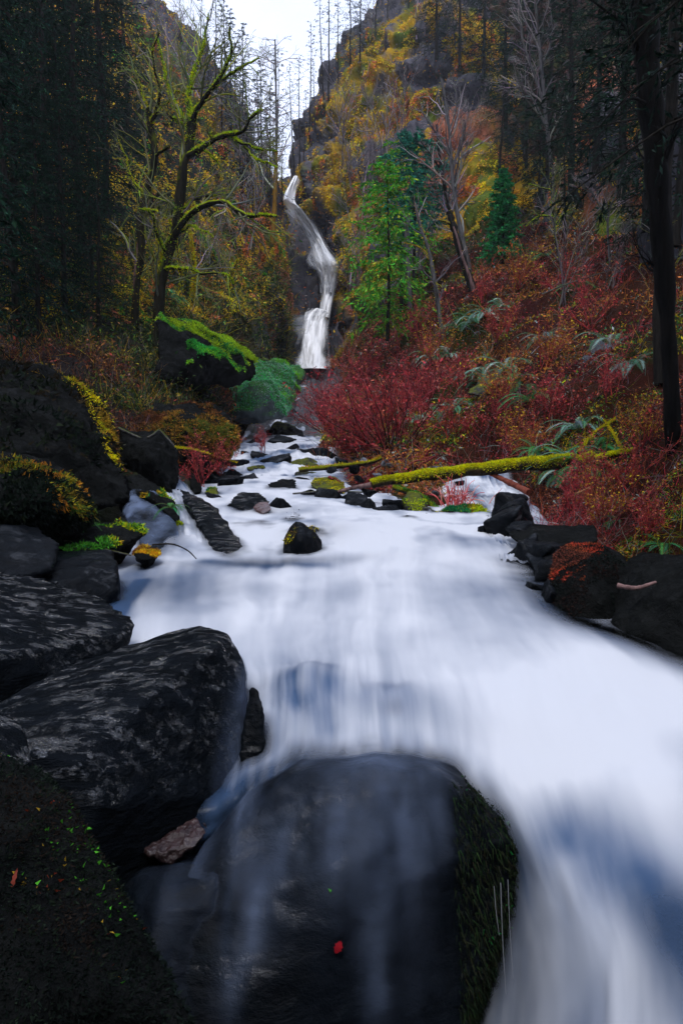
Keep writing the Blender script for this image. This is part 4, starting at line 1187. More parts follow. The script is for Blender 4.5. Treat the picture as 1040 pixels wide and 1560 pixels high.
# rust moss and leaf litter on the bank boulder, a few green sprigs on the dark corner boulder and the front boulder
moss_on(WI, 5000, .014, [(.30,.04,.02,2),(.2,.05,.02,1),(.1,.03,.02,1)], 78, 0.1, sel=lambda W, N: (W[:, 2] > P(845, 885, 4.6)[2]) & (N[:, 0] < .1) & (W[:, 0] < P(930, 850, 4.8)[0]) & (np.abs((N * unit(W - np.array([0, 0, CAMZ]))).sum(1)) < .5))
moss_on(WE, 1500, .011, [(.03,.14,.01,3),(.16,.10,.01,1),(.12,.02,.01,.6),(.05,.10,.01,2)], 79, -0.3, name='sprigs', w=.35, patch=.35, pscale=6,
        sel=lambda W, N: (W[:, 2] > P(200, 1450, 1.6)[2]))
moss_on(WA, 260, .018, [(.01,.13,.03,2),(.02,.10,.01,2)], 80, -0.6, name='sprigs', w=.35, patch=.42, pscale=9,
        sel=lambda W, N: (W[:, 0] > P(700, 1300, 2.4)[0]) & (W[:, 1] < 2.7) | ((np.abs(W[:, 0] - P(490, 1340, 2.3)[0]) < .05) & (np.abs(W[:, 2] - P(490, 1345, 2.3)[2]) < .06)))
# dark hanging moss along the right edge of the front boulder
R = np.random.default_rng(5)
p, nn = mesh_samples(WA, 9000, R, -0.9, sel=lambda W, N: (W[:, 0] > P(690, 1300, 2.4)[0]) & (W[:, 1] < 2.6) & (N[:, 2] < .75))
g = Geo(); n = len(p)
D = unit(nn * 0.45 + np.array([0, 0, -1.0]) + R.normal(0, .25, (n, 3))) * R.uniform(.012, .045, n)[:, None]
g.blades(p, D, perp(D, R) * .0022, pal(R, n, [(.006,.009,.006),(.012,.014,.008),(.01,.02,.008)]))
g.build('hanging_moss', MOSS, parent=WA, smooth=False)

# ---------------------------------------------------------------- ground cover (stuff)
def gsample(G, N, n, R, wfn=None, vlo=0.0, vhi=1.0, ulo=0, uhi=1.0, C=None):
    nu, nv = G.shape[:2]
    a = R.uniform(vlo, vhi, n) * (nu - 1.01); b = R.uniform(ulo, uhi, n) * (nv - 1.01)
    i, j = a.astype(int), b.astype(int)
    fu, fv = (a - i)[:, None], (b - j)[:, None]
    p = (G[i, j] * (1 - fu) + G[i + 1, j] * fu) * (1 - fv) + (G[i, j + 1] * (1 - fu) + G[i + 1, j + 1] * fu) * fv
    return p, N[i, j], i, j
TERR = {hill_r.name, hill_l.name, butt.name, wall.name, oc1.name, oc2.name, bed.name}
def at(px, py, D=None, sink=.03, only=None):
    if D is None:
        h_ = hit(px, py, only or TERR)
        if h_ is None: return P(px, py, 30)
        return np.array(h_[0]) - np.array([0, 0, sink])
    return P(px, py, D)

def verts_col(o):
    a = o.data.color_attributes['Col']; c = np.empty(len(a.data) * 4, np.float32); a.data.foreach_get('color', c)
    return c.reshape(-1, 4)

def cover_cliff(name, o, G, N, n, seed, ln, palettes, tw=0.12, vhi=0.85, thr=0.3, dens_all=0.03, w=0.2, dark=0.0, vlo=0.0, ulo=0, uhi=1):
    """hanging moss and dead grass tufts where the cliff is mossy"""
    R = np.random.default_rng(seed)
    p, nn, i, j = gsample(G, N, n, R, vhi=vhi, vlo=vlo, ulo=ulo, uhi=uhi)
    C = verts_col(o).reshape(G.shape[0], G.shape[1], 4)[i, j]
    keep = (C[:, 3] > thr) & (fbm(p, 1.1, 3, seed) > -0.12) | (R.uniform(0, 1, n) < dens_all)
    p, nn, C = p[keep], nn[keep], C[keep]; n = len(p)
    sc = np.clip(p[:, 1] / 40, 0.25, 1.3)
    D = unit(nn * 0.55 + R.normal(0, .45, (n, 3)) + np.array([0, 0, -0.75])) * (ln * sc * R.uniform(.3, 1.5, n))[:, None]
    B = perp(D, R) * (np.linalg.norm(D, axis=1) * w)[:, None]
    q = fbm(p, 0.55, 3, seed + 7)
    pick = np.clip(((q + 0.5) * len(palettes)).astype(int), 0, len(palettes) - 1)
    col = np.zeros((n, 3))
    for k_, pl in enumerate(palettes):
        m = pick == k_
        if m.any():
            cs = np.array(pl)[:, :3]; ix = np.clip(((fbm(p[m], 1.6, 3, seed + 70 + k_) * 1.5 + .5 + R.normal(0, .15, int(m.sum()))) * len(cs)).astype(int), 0, len(cs) - 1)
            col[m] = np.clip(cs[ix] * VEG * np.exp(R.normal(0, .3, (int(m.sum()), 1))), 0, .9)
    col = col * (1 + 0.6 * fbm(p, 2.5, 2, seed + 2))[:, None]
    rusty = C[:, 0] > C[:, 1] * 1.9
    col *= 1.2
    col[rusty] = pal(R, int(rusty.sum()), [(.26,.10,.06,2),(.17,.05,.025,2),(.34,.16,.09,1)], .25)
    g = Geo(); g.leaves(p + nn * 0.02 + D * 0.5, D * 0.5, B, np.clip(col, 0, 1))
    return tag(g.build(name, MOSS, smooth=False), kind='stuff')

cover_cliff('moss', butt, buG, buN, 420000, 501, .115, [OCHRE, OCHRE + GREYT[:1], OCHRE + RUSTP[:1], RUSTP[:3] + OCHRE[:2]])
cover_cliff('moss', hill_l, hlG, hlN, 400000, 502, .115, [OCHRE + RUSTP[:1], RUSTP[:3] + OCHRE[:2], OCHRE + GREENP[:1], OCHRE[1:4] + DKG[:1]], vlo=0.36, vhi=0.84, ulo=.2, dens_all=.16)
cover_cliff('moss', wall, waG, waN, 40000, 503, .16, [OCHRE, RUSTP + GREYT, GREENP + OCHRE])
cover_cliff('moss', oc1, o1G, o1N, 26000, 504, .14, [RUSTP + OCHRE, OCHRE + GREYT, RUSTP])
cover_cliff('moss', oc2, o2G, o2N, 26000, 505, .12, [RUSTP + OCHRE, OCHRE, RUSTP])

# undergrowth: leaf litter, dead bracken, twigs and small leaves
def undergrowth(name, G, N, n_leaf, n_twig, seed, palf, vlo, vhi, ulo=0.0, uhi=1.0, size=.035, lift=.5, tw=.3):
    R = np.random.default_rng(seed)
    g = Geo()
    p, nn, i, j = gsample(G, N, n_leaf, R, vlo=vlo, vhi=vhi, ulo=ulo, uhi=uhi)
    keep = fbm(p, 0.9, 3, seed) + 0.5 * fbm(p, 3.0, 2, seed + 1) > -0.28
    p, nn = p[keep], nn[keep]; n = len(p)
    sc = np.clip(p[:, 1] / 12, 0.35, 3.0) ** 0.8
    h = np.abs(R.normal(0, 1, n)) ** 1.5 * 0.18 * lift * (0.5 + 1.6 * sstep(-.2, .5, fbm(p, 0.8, 3, seed + 5)))
    c = p + (nn * 0.4 + np.array([0, 0, .6])) * h[:, None]
    A = rnd_dirs(R, n) * (size * sc * R.uniform(.4, 1.3, n))[:, None]
    B = perp(A, R) * (np.linalg.norm(A, axis=1) * R.uniform(.2, .5, n))[:, None]
    g.leaves(c, A, B, palf(R, p, n, 'leaf'))
    p, nn, i, j = gsample(G, N, n_twig, R, vlo=vlo, vhi=vhi, ulo=ulo, uhi=uhi)
    keep = fbm(p, 0.7, 3, seed + 11) > -0.15
    p, nn = p[keep], nn[keep]; n = len(p)
    sc = np.clip(p[:, 1] / 12, 0.4, 3.0) ** 0.7
    D = unit(nn * .5 + np.array([0, 0, .7]) + R.normal(0, .75, (n, 3)))
    L = tw * sc * R.uniform(.4, 1.7, n)
    pa, ra = grow(p, D, L, 0.0028 * sc * R.uniform(.6, 1.6, n), 4, .22, -.04, R, tip=.3)
    g.tube(pa, ra, 3, palf(R, p, n, 'twig'))
    return tag(g.build(name, LEAF, smooth=False), kind='stuff')

def palR(R, p, n, what):
    q = fbm(p, 0.33, 3, 900) + 0.35 * fbm(p, 1.4, 2, 901)
    red, rust = pal(R, n, RED, .35), pal(R, n, RUSTP, .35)
    gr = pal(R, n, GREENP + OCHRE[:2], .35)
    c = np.where((q + R.normal(0, .14, n) > 0.13)[:, None], red, rust)
    g2 = fbm(p, 0.7, 3, 905) + R.normal(0, .08, n) > (0.2 if what == 'leaf' else .42)
    c = np.where(g2[:, None], gr, c)
    sp_ = R.uniform(0, 1, n)
    c = np.where((sp_ < .05)[:, None], pal(R, n, [(.14,.17,.16,1),(.10,.15,.13,1)], .3), c)
    c = np.where(((sp_ > .05) & (sp_ < .40))[:, None], c * .25, c)  # some leaves darkened to imitate shaded gaps between the plants
    o_ = fbm(p, 0.8, 3, 909) > .2
    c = np.where((o_ & (sp_ > .5))[:, None], pal(R, n, [(.24,.08,.02,2),(.20,.12,.015,1)], .3), c)
    if what == 'twig':
        gt = R.uniform(0, 1, n) < .16
        c[gt] = pal(R, int(gt.sum()), GREYT, .2)
    return np.clip(c * (1 + .5 * fbm(p, 2.2, 2, 907))[:, None], 0, 1)
undergrowth('undergrowth', hrG, hrN, 170000, 30000, 601, palR, 0.145, 0.60, size=.034)
def palRfar(R, p, n, what):
    c = pal(R, n, DKG + [(.03,.02,.015,2)], .4)
    m = fbm(p, .25, 3, 911) > .1
    c[m] = pal(R, int(m.sum()), [(.05,.025,.015,1),(.02,.02,.015,2)], .3)
    return c
undergrowth('undergrowth', hrG, hrN, 45000, 5000, 602, palRfar, 0.56, 0.88, size=.05)
def palL(R, p, n, what):
    q = fbm(p, 0.4, 3, 920)
    a_ = pal(R, n, [(.04,.065,.01,2),(.015,.04,.012,2),(.11,.09,.01,1.5),(.008,.012,.007,5)], .45)
    b_ = pal(R, n, [(.12,.05,.015,2),(.06,.028,.02,2),(.02,.012,.010,3),(.16,.03,.02,.5)], .4)
    c = np.where((q + R.normal(0, .08, n) > 0.33)[:, None], b_, a_)
    if what == 'twig':
        gt = R.uniform(0, 1, n) < .2
        c[gt] = pal(R, int(gt.sum()), GREYT + OCHRE[:1], .2)
    # dark green growth; near-black leaves in the mix stand in for shaded gaps
    return np.clip(c * (1 + .5 * fbm(p, 2.2, 2, 927))[:, None], 0, 1)
undergrowth('undergrowth', hlG, hlN, 130000, 20000, 603, palL, 0.10, 0.48, ulo=.12, size=.034)

# cushions of bright moss in the undergrowth
R = np.random.default_rng(650)
cen = [(940,735,.35),(1010,795,.4),(985,770,.3),(800,690,.3),(875,800,.25),(905,835,.2),(755,575,.6),(800,565,.5),(600,690,.4),(700,640,.35),(830,560,.5),(640,705,.25),(680,700,.3),(720,695,.25),(860,745,.25),
       (870,690,.3),(760,660,.3),(690,560,.5),(650,590,.5),(780,480,.8),(840,420,1.0),(560,690,.35),(520,700,.3),(930,660,.35),(1020,700,.4),(900,600,.5),(1010,860,.25),(960,700,.25),(740,500,.6),(620,600,.6)]
cen = [(at(x, y), r_) for x, y, r_ in cen]
p, nn, i, j = gsample(hrG, hrN, 900000, R, vlo=.12, vhi=.6)
w_ = np.zeros(len(p)); tint = np.zeros(len(p))
for q_, (c_, r_) in enumerate(cen):
    e_ = np.exp(-(np.linalg.norm(p - c_, axis=1) / (r_ * .55)) ** 2); tint = np.where(e_ > w_, q_, tint); w_ = np.maximum(w_, e_)
keep = R.uniform(0, 1, len(p)) < w_ * sstep(-.3, .1, fbm(p, 3.5, 3, 651))
p, nn, tint = p[keep], nn[keep], tint[keep]; n = len(p)
sc = np.clip(p[:, 1] / 10, .4, 2.5)
D = unit(nn + R.normal(0, .5, (n, 3))) * (.045 * sc * R.uniform(.5, 1.4, n))[:, None]
mp = np.array([(.30,.24,.008),(.14,.20,.01),(.22,.24,.008),(.30,.16,.01),(.06,.14,.015)])
col = np.clip(mp[tint.astype(int) % 5] * VEG * np.exp(R.normal(0, .35, (n, 1))), 0, .9)
g = Geo(); g.blades(p + nn * .05 * sc[:, None] * R.uniform(0, 1.6, (n, 1)), D, perp(D, R) * (.010 * sc)[:, None], col)
tag(g.build('moss_cushions', MOSS, smooth=False), kind='stuff')
# ---------------------------------------------------------------- shrubs
def shrub_proto(name, H, W_, nst, seed, cols, leafcol=None, nleaf=0, lean=0.0, r0=.012, mat=None):
    R = np.random.default_rng(seed)
    st = R.normal(0, .05 * W_, (nst, 3)) * np.array([1, 1, 0])
    a = R.uniform(0, 2 * np.pi, nst); sp = np.abs(R.normal(0, .55, nst))
    dr = np.stack([np.cos(a) * sp * W_ / H * 1.2 + lean, np.sin(a) * sp * W_ / H * 1.2, np.ones(nst)], -1)
    p0, q0 = grow(st, dr, H * R.uniform(.55, 1.05, nst), np.full(nst, r0), 8, .10, .03, R, tip=.3)
    s1 = sprout(p0, q0, 9, R, (.3, .8), .15, 1, (.25, .55), .6)
    p1, q1 = grow(*s1[:3], s1[3], 5, .14, .05, R, tip=.35)
    s2 = sprout(p1, q1, 5, R, (.3, .9), .1, 1, (.3, .7), .65)
    p2, q2 = grow(*s2[:3], s2[3], 4, .15, .04, R, tip=.4)
    g = Geo()
    g.tube(p0, q0, 4, pal(R, len(p0), cols[0], .2)); g.tube(p1, q1, 3, pal(R, len(p1), cols[1], .25)); g.tube(p2, q2, 3, pal(R, len(p2), cols[2], .3))
    root = empty(name, (0, 0, 0))
    g.build('stems', TWIG, parent=root, smooth=False)
    if nleaf:
        i = R.choice(len(p2), nleaf); j = R.choice(4, nleaf)
        c = p2[i, j]
        A = rnd_dirs(R, nleaf) * (.022 * H * R.uniform(.5, 1.3, nleaf))[:, None]
        B = perp(A, R) * (np.linalg.norm(A, axis=1) * .45)[:, None]
        g = Geo(); g.leaves(c + A, A, B, pal(R, nleaf, leafcol, .3)); g.build('leaves', LEAF, parent=root, smooth=False)
    return root

used = set()
def place(proto, loc, s=1.0, rz=0.0, label=None, cat=None, group=None, tilt=(0, 0)):
    o = proto if proto.name not in used else copy_tree(proto)
    used.add(proto.name)
    o.location = [float(v) for v in loc]; o.scale = (s, s, s) if not hasattr(s, '__len__') else s
    o.rotation_euler = (tilt[0], tilt[1], rz)
    for k_ in ('label', 'category', 'group'):
        if k_ in o: del o[k_]
    return tag(o, label, cat, group)
DKTW = [(.02,.008,.008,2),(.035,.012,.014,1)]
REDTW = [(.14,.014,.018,3),(.07,.012,.016,2),(.20,.03,.03,1)]
redsh = [shrub_proto('red_shrub', 1.6, 1.8, 26, 700 + i, (DKTW, REDTW, RED), RED, 900) for i in range(3)]
big = at(600, 690)
px_big = 595
place(redsh[0], P(598, 695, 14.5) - np.array([0, 0, .1]), 1.25, .4, 'big dense dark red shrub leaning over the stream below the waterfall', 'shrub', 'red-stemmed shrubs')
place(redsh[1], P(540, 690, 15.5) - np.array([0, 0, .1]), .95, 2.0, 'low crimson shrub hanging over the upper rapids beside the big dense shrub', 'shrub', 'red-stemmed shrubs', tilt=(0, -.35))
place(redsh[2], P(500, 655, 19) - np.array([0, 0, .1]), .95, 1.0, 'low crimson shrub just under the foot of the waterfall', 'shrub', 'red-stemmed shrubs', tilt=(0, -.2))
place(redsh[1], P(650, 640, 18.5) - np.array([0, 0, .1]), 1.1, 3.0, 'red shrub behind and to the right of the big dense shrub', 'shrub', 'red-stemmed shrubs')
place(redsh[2], P(560, 610, 27) - np.array([0, 0, .1]), 1.3, 4.0, 'red shrub beside the waterfall foot under the cliff', 'shrub', 'red-stemmed shrubs')
small_red = [shrub_proto('red_bush', .8, .9, 9, 720 + i, (REDTW, (RED, RED, RUSTP + RED[1:2])[i], (RED, RED + RUSTP[:2], RUSTP)[i]), (RED, RED + RUSTP[:3], RUSTP + OCHRE[1:2])[i], 900, r0=.006) for i in range(3)]
spots = [(905,760,'scarlet bush on the bank just below the fern clump'),(955,745,'scarlet bush on the bank under the mossy branch at the right'),(915,800,'bright scarlet leafy bush directly above the rust-rimmed boulder'),
 (870,790,'small scarlet bush between the fern and the low reddish slab'),(985,820,'dull red bush above the dark bank boulder at the right edge'),(800,700,'red bush rising behind the mossy log near its thick end'),
 (740,680,'red bush behind the middle of the mossy log'),(690,670,'red bush behind the thin end of the mossy log'),(770,620,'red bush mid slope straight above the mossy log'),
 (835,640,'red bush on the slope left of the leaning mossy branches'),(700,600,'red bush on the lower slope under the fern terrace'),(660,560,'bright red bush next to the dark stump'),
 (640,520,'small red bush directly below the dark stump'),(760,520,'red bush on the slope over the mossy fern hummock'),(830,560,'dim red bush on the shaded mid slope'),
 (900,500,'dim red bush high on the shaded right slope'),(850,450,'red bush below the dark leaning trunk'),(790,440,'red bush under the bright green fir'),
 (930,610,'dark red bush near the grey rock patch on the slope'),(735,460,'red bush at the foot of the broken snag'),(980,680,'dark red bush behind the far right mossy branch')]
for i, (px, py, lb) in enumerate(spots):
    pos = at(px, py)
    s = float(np.clip(pos[1] / 9, .55, 1.9)) * (.9 if i < 5 else .8)
    place(small_red[i % 3], pos, s, i * 1.7, lb, 'bush', 'red bushes on the slope')
place(small_red[0], P(308, 742, 9.9), .75, .5, 'vivid red leafy bush on the left bank by the driftwood stump', 'bush', 'red bushes on the left bank')
place(small_red[1], P(335, 728, 11), .7, 1.5, 'red leafy bush between the rust boulder and the rapids', 'bush', 'red bushes on the left bank')
place(small_red[2], P(225, 660, 13), .6, 2.5, 'orange-red bush on the near end of the rust boulder', 'bush', 'red bushes on the left bank')
place(small_red[0], P(400, 690, 14.5), .55, 2.5, 'thin dark bush standing in the upper rapids', 'bush', 'red bushes on the left bank')
# bare red osier stems under the log
R = np.random.default_rng(33)
n = 46; st = P(697, 771, 9.0) + R.normal(0, 1, (n, 3)) * np.array([.11, .06, 0])
pa, ra = grow(st, np.stack([R.normal(0, .3, n), R.normal(0, .25, n), np.ones(n)], -1), R.uniform(.2, .42, n), np.full(n, .006), 7, .16, -.16, R, tip=.5)
g = Geo(); g.tube(pa, ra, 4, pal(R, n, [(.30,.05,.05,2),(.20,.03,.04,2),(.38,.14,.12,1)], .2))
tag(g.build('red_stem_tuft', TWIG, origin=P(697, 771, 9.0)), 'tuft of drooping bare pinkish-red stems under the mossy log', 'plant')

# ---------------------------------------------------------------- ferns
def fern_proto(seed, nf, L, cols):
    R = np.random.default_rng(seed)
    a = np.arange(nf) * 2 * np.pi / nf + R.uniform(-.3, .3, nf)
    el = R.uniform(.5, 1.1, nf)
    dr = np.stack([np.cos(a) * np.cos(el), np.sin(a) * np.cos(el), np.sin(el)], -1)
    pa, ra = grow(np.zeros((nf, 3)), dr, L * R.uniform(.7, 1.1, nf), np.full(nf, .004), 14, .03, -.17, R, tip=.3)
    g = Geo(); g.tube(pa, ra, 3, pal(R, nf, [(.05,.05,.01,1)], .2))
    root = empty('sword_fern', (0, 0, 0)); g.build('stalks', TWIG, parent=root, smooth=False)
    npn = 26
    t = np.linspace(.12, .99, npn) * 12.99; i = t.astype(int); u = (t - i)[None, :, None]
    c = pa[:, i] * (1 - u) + pa[:, i + 1] * u
    T = unit(pa[:, i + 1] - pa[:, i])
    side = unit(np.cross(T, np.array([0, 0, 1.0]))); upv = np.cross(side, T)
    prof = np.sin(np.linspace(.25, 1, npn) * np.pi * .93)[None, :, None] * L * .14
    g = Geo()
    for sgn in (-1, 1):
        A = (side * sgn + T * .35 - upv * .15) * prof * .5
        B = T * L * .013
        C0 = (c + A).reshape(-1, 3)
        g.leaves(C0, A.reshape(-1, 3), np.broadcast_to(B, A.shape).reshape(-1, 3), np.repeat(pal(R, nf, cols, .25), npn, 0))
    g.build('fronds', LEAF, parent=root, smooth=False)
    return root
FROST = [(.09,.17,.13,2),(.04,.12,.07,2),(.15,.22,.19,1)]
FGRN = [(.015,.10,.035,2),(.02,.07,.03,2),(.04,.13,.03,1)]
ferns = [fern_proto(741, 15, .6, FROST), fern_proto(742, 13, .6, FGRN), fern_proto(743, 17, .6, FROST + FGRN)]
fs = [(895,712,1,1.35,'large deep green fern drooping over the end of the mossy log'),(870,700,0,1.1,'frosted blue-green fern just behind the thick end of the mossy log'),(915,690,1,1.1,'green fern at the start of the mossy branch on the right'),
 (855,725,0,1.0,'pale fern hanging beneath the thick end of the mossy log'),(820,690,1,.9,'small green fern behind the mossy log left of the frosted fern'),(880,655,0,1.0,'pale fern under the leaning mossy branches'),
 (660,550,0,1.1,'pale fern left of the moss-covered leaning trunk foot'),(685,540,2,1.1,'fern at the foot of the moss-covered leaning trunk'),(700,500,1,1.0,'bright green fern at the lower end of the fern terrace'),
 (720,492,0,1.1,'frosted fern in the middle of the fern terrace'),(742,480,0,1.1,'frosted fern at the upper end of the fern terrace'),(765,470,2,1.0,'fern just above the fern terrace'),
 (690,625,0,1.0,'pale grey-green fern low on the slope behind the log'),(715,575,0,.9,'small frosted fern below the fern terrace'),(740,580,2,1.1,'fern on the left of the mossy hummock'),
 (770,565,0,1.1,'pale fern arching on top of the mossy hummock'),(790,585,1,1.1,'dark green fern on the right of the mossy hummock'),(830,520,0,1.0,'pale fern on the upper slope right of the fern terrace'),
 (930,530,0,1.1,'grey fern on the shaded slope near the right trunk'),(960,560,0,1.0,'dim grey fern below the shaded grey fern'),(810,610,1,1.0,'green fern below the mossy hummock'),
 (940,790,1,.6,'small green fern in the scarlet bushes on the bank'),(1010,830,1,.7,'green leafy fern at the right edge of the bank'),(880,440,1,1.0,'green fern by the foot of the dark leaning trunk'),
 (830,390,1,1.0,'small green fern high on the slope beside the bright fir'),(640,640,0,.9,'pale fern in the red shrubs at the lower slope'),(770,760,1,.5,'tiny fern by the reddish fallen stick'),
 (25,760,1,.8,'dark green fern on the mossy ledge at the left edge'),(255,455,1,1.2,'green fern clump behind the big maple trunk')]
for i, (px, py, t_, s, lb) in enumerate(fs):
    pos = at(px, py)
    place(ferns[t_], pos, s * .82 * float(np.clip(pos[1] / 9, .75, 1.5)), i * 2.1, lb, 'fern', 'sword ferns')
small = [fern_proto(750, 11, .35, FGRN)]
for i, (px, py, D, lb) in enumerate([(262,775,7.0,'bright green fern growing on the tip of the narrow mossy ledge'),(60,745,5.6,'dark fern hanging off the mossy ledge boulder'),(120,795,5.9,'small fern on the little mossy shelf')]):
    place(small[0], P(px, py, D), .6, i * 1.2, lb, 'fern', 'ferns on the left ledges')
# ---------------------------------------------------------------- conifers
def conifer(name, H, seed, nb=70, Lmax=2.2, h0=.12, droop=-.25, cols=DKG, tw=12, nq=4, qs=.16, bark=BARK_DARK, tr=.012, sparse=0.0, shape=.8, dead=0.0, rise=0.0):
    R = np.random.default_rng(seed)
    root = empty(name, (0, 0, 0))
    zs = np.linspace(-.3, H, 12)
    path = np.stack([np.cumsum(R.normal(0, .006 * H, 12)) * .6, np.cumsum(R.normal(0, .006 * H, 12)) * .6, zs], -1)[None]
    path[0, :, :2] -= path[0, 0, :2]
    rad = (H * tr * (1 - np.linspace(0, 1, 12) * .88))[None]
    g = Geo(); g.tube(path, rad, 8, np.array([[.02, .018, .016]]))
    t = h0 + (1 - h0) * np.linspace(0, .985, nb) ** .9
    t = np.clip(t + R.normal(0, .01, nb), h0, .99)
    k_ = t * 11; i = np.minimum(k_.astype(int), 10); u = (k_ - i)[:, None]
    st = path[0, i] * (1 - u) + path[0, i + 1] * u
    az = np.arange(nb) * 2.4 + R.uniform(-.4, .4, nb)
    L = Lmax * (1 - (t - h0) / (1 - h0)) ** shape * R.uniform(.55, 1.15, nb) + .03 * H * R.uniform(.5, 1, nb)
    if sparse: L = L * np.where(R.uniform(0, 1, nb) < sparse, R.uniform(.1, .4, nb), 1)
    dr = np.stack([np.cos(az), np.sin(az), np.full(nb, rise) + .5 * (t - .3)], -1)
    pb, rb = grow(st, dr, L, H * tr * .22 * (1.1 - t), 7, .06, droop * .25, R, tip=.25)
    g.tube(pb, rb, 3, np.array([.03, .028, .026]))
    g.build('trunk', bark, parent=root)
    s = sprout(pb, rb, tw, R, (.6, 1.1), .12, 1.0, (.22, .42), .4, up=-.12, plane=(1, 1, .25))
    M = len(s[0])
    dd = s[1]; ln = s[2]
    if dead:
        keep = R.uniform(0, 1, M) > dead; s = tuple(x[keep] for x in s); dd, ln, M = s[1], s[2], len(s[0])
    tt = R.uniform(.1, 1, (M, nq))
    c = s[0][:, None] + dd[:, None] * (ln[:, None] * tt)[..., None] + np.array([0, 0, -.15]) * (ln[:, None] * tt ** 2)[..., None]
    c = c.reshape(-1, 3)
    A = np.repeat(dd, nq, 0) + R.normal(0, .35, (M * nq, 3)) + np.array([0, 0, -.2])
    A = unit(A) * (qs * .62 * R.uniform(.5, 1.25, M * nq))[:, None]
    B = perp(A, R) * (np.linalg.norm(A, axis=1) * R.uniform(.16, .34, M * nq))[:, None]
    g = Geo(); g.leaves(c, A, B, pal(R, M * nq, cols, .35)); g.build('needles', NEEDLE, parent=root, smooth=False)
    return root

GREYG = [(.05,.06,.065,2),(.07,.075,.085,2),(.03,.04,.042,1)]  # greyed needles: the paleness of the mist is put into the colour
# thin, half bare firs on the rims above the fall
rim = [conifer('ridge_fir', 16, 800, 60, 2.0, .25, -.3, GREYG, 9, 2, .26, tr=.009, sparse=.35, dead=.25),
       conifer('ridge_fir', 18, 801, 54, 1.6, .4, -.3, GREYG, 8, 2, .26, tr=.008, sparse=.45, dead=.35),
       conifer('ridge_fir', 15, 802, 75, 2.6, .12, -.3, GREYG, 10, 3, .28, tr=.011, sparse=.2, dead=.1)]
def tree_px(proto, Hp, px, pyb, pyt, D, **kw):
    """stand a tree of nominal height Hp so that it spans from its base to its top at distance D"""
    h_ = hit(px, pyb, TERR)
    if h_ is not None and h_[0].y < D + .4: D = max(h_[0].y - .2, D * .6)
    b_ = P(px, pyb, D); t_ = P(px, pyt, D)
    return place(proto, b_, (t_[2] - b_[2]) / Hp, **kw)
rimspec = [ # px, base, top, D, proto, label
 (275,60,-60,66,1,'slender ridge fir at the far left end of the left rim'),(305,110,-30,68,1,'second slender ridge fir from the left end of the left rim'),
 (330,150,-25,68,0,'ridge fir with feathery top above the mossy maple'),(352,200,15,68,2,'broad grey fir standing highest in the left rim clump'),
 (372,240,35,70,2,'broad grey fir right of the highest one in the left rim clump'),(395,270,110,66,2,'shorter bushy grey fir on the steep left rim'),
 (408,300,150,62,0,'small grey fir close above the waterfall lip'),(338,210,70,60,2,'dense dark fir in front of the left rim clump'),
 (366,280,130,58,2,'dark bushy fir hanging on the left rim over the maple branches'),(385,320,190,56,2,'low dark fir right beside the orange trunk top'),
 (345,180,-5,70,2,'grey fir tucked between the two broad firs of the left rim clump'),(360,230,70,60,2,'thick grey fir low on the left rim slope'),(398,300,95,74,2,'hazy broad fir right of the left rim clump'),
 (412,310,130,68,2,'soft grey fir near the notch over the waterfall lip'),(318,140,30,64,2,'bushy grey fir on the shoulder of the left rim'),(378,300,110,57,2,'dark grey fir rising beside the maple crown'),
 (421,300,70,72,1,'tall thin fir with pale trunk left of the sky gap'),(430,310,190,64,0,'small thin fir directly over the waterfall lip'),
 (447,262,95,84,1,'thin misty fir at the left of the sky gap'),(456,255,85,86,1,'leaning misty fir in the middle of the sky gap'),(463,245,140,88,1,'short misty fir deep in the sky gap'),
 (472,215,30,82,1,'tall misty fir at the right of the sky gap'),(480,200,90,88,1,'faint thin fir behind the right side of the sky gap'),
 (492,165,-20,80,1,'tall thin fir left on the right rim'),(500,150,-60,82,1,'tall thin twin fir beside the first one on the right rim'),(515,125,-10,78,0,'feathery fir on the right rim above the grey slope'),
 (533,100,-50,78,2,'dense grey fir on the right rim'),(548,90,-70,80,2,'dense grey fir next to the dense one on the right rim'),(572,50,-80,78,0,'ridge fir left of the big cliff top'),
 (590,25,-120,80,1,'thin ridge fir at the cliff top edge'),(622,10,-110,76,2,'dark ridge fir on the cliff top')]
for i, (px, b_, t_, D, pr, lb) in enumerate(rimspec):
    tree_px(rim[pr], (16, 18, 15)[pr], px, b_, t_, D, rz=i * 1.3, label=lb, cat='tree', group='firs on the rim of the gorge')

# dark firs of the shaded slopes
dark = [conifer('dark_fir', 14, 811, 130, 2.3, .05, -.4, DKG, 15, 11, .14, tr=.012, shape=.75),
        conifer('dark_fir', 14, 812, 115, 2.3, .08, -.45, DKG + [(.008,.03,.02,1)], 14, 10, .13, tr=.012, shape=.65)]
dk = [ # right upper wood
 (665,85,-160,62,'dark fir behind the cliff top'),(700,100,-150,60,'dark fir over the lit outcrop'),(735,120,-160,56,'dark fir right of the lit outcrop'),
 (770,190,-140,50,'dark fir in the shaded gully beside the cliff'),(800,250,-120,46,'tall dark fir above the green sapling'),(760,260,60,47,'small dark fir low in the gully'),
 (835,280,-160,42,'dark fir behind the pale bare birch'),(870,300,-200,38,'dark fir left of the pink rock spire'),(905,260,-260,36,'dark fir behind the pink rock spire'),
 (945,300,-300,30,'dark fir between the spire and the right trunk'),(985,340,-300,26,'dark fir close behind the right trunk'),(1030,360,-400,22,'dark fir at the right edge of the slope'),
 (820,330,120,38,'young dark fir mid slope in the shaded wood'),(860,350,150,33,'young dark fir right of the mid slope one')]
for i, (px, b_, t_, D, lb) in enumerate(dk):
    tree_px(dark[i % 2], 14, px, b_, t_, D, rz=i * 1.1, label=lb, cat='tree', group='dark firs on the right slope')
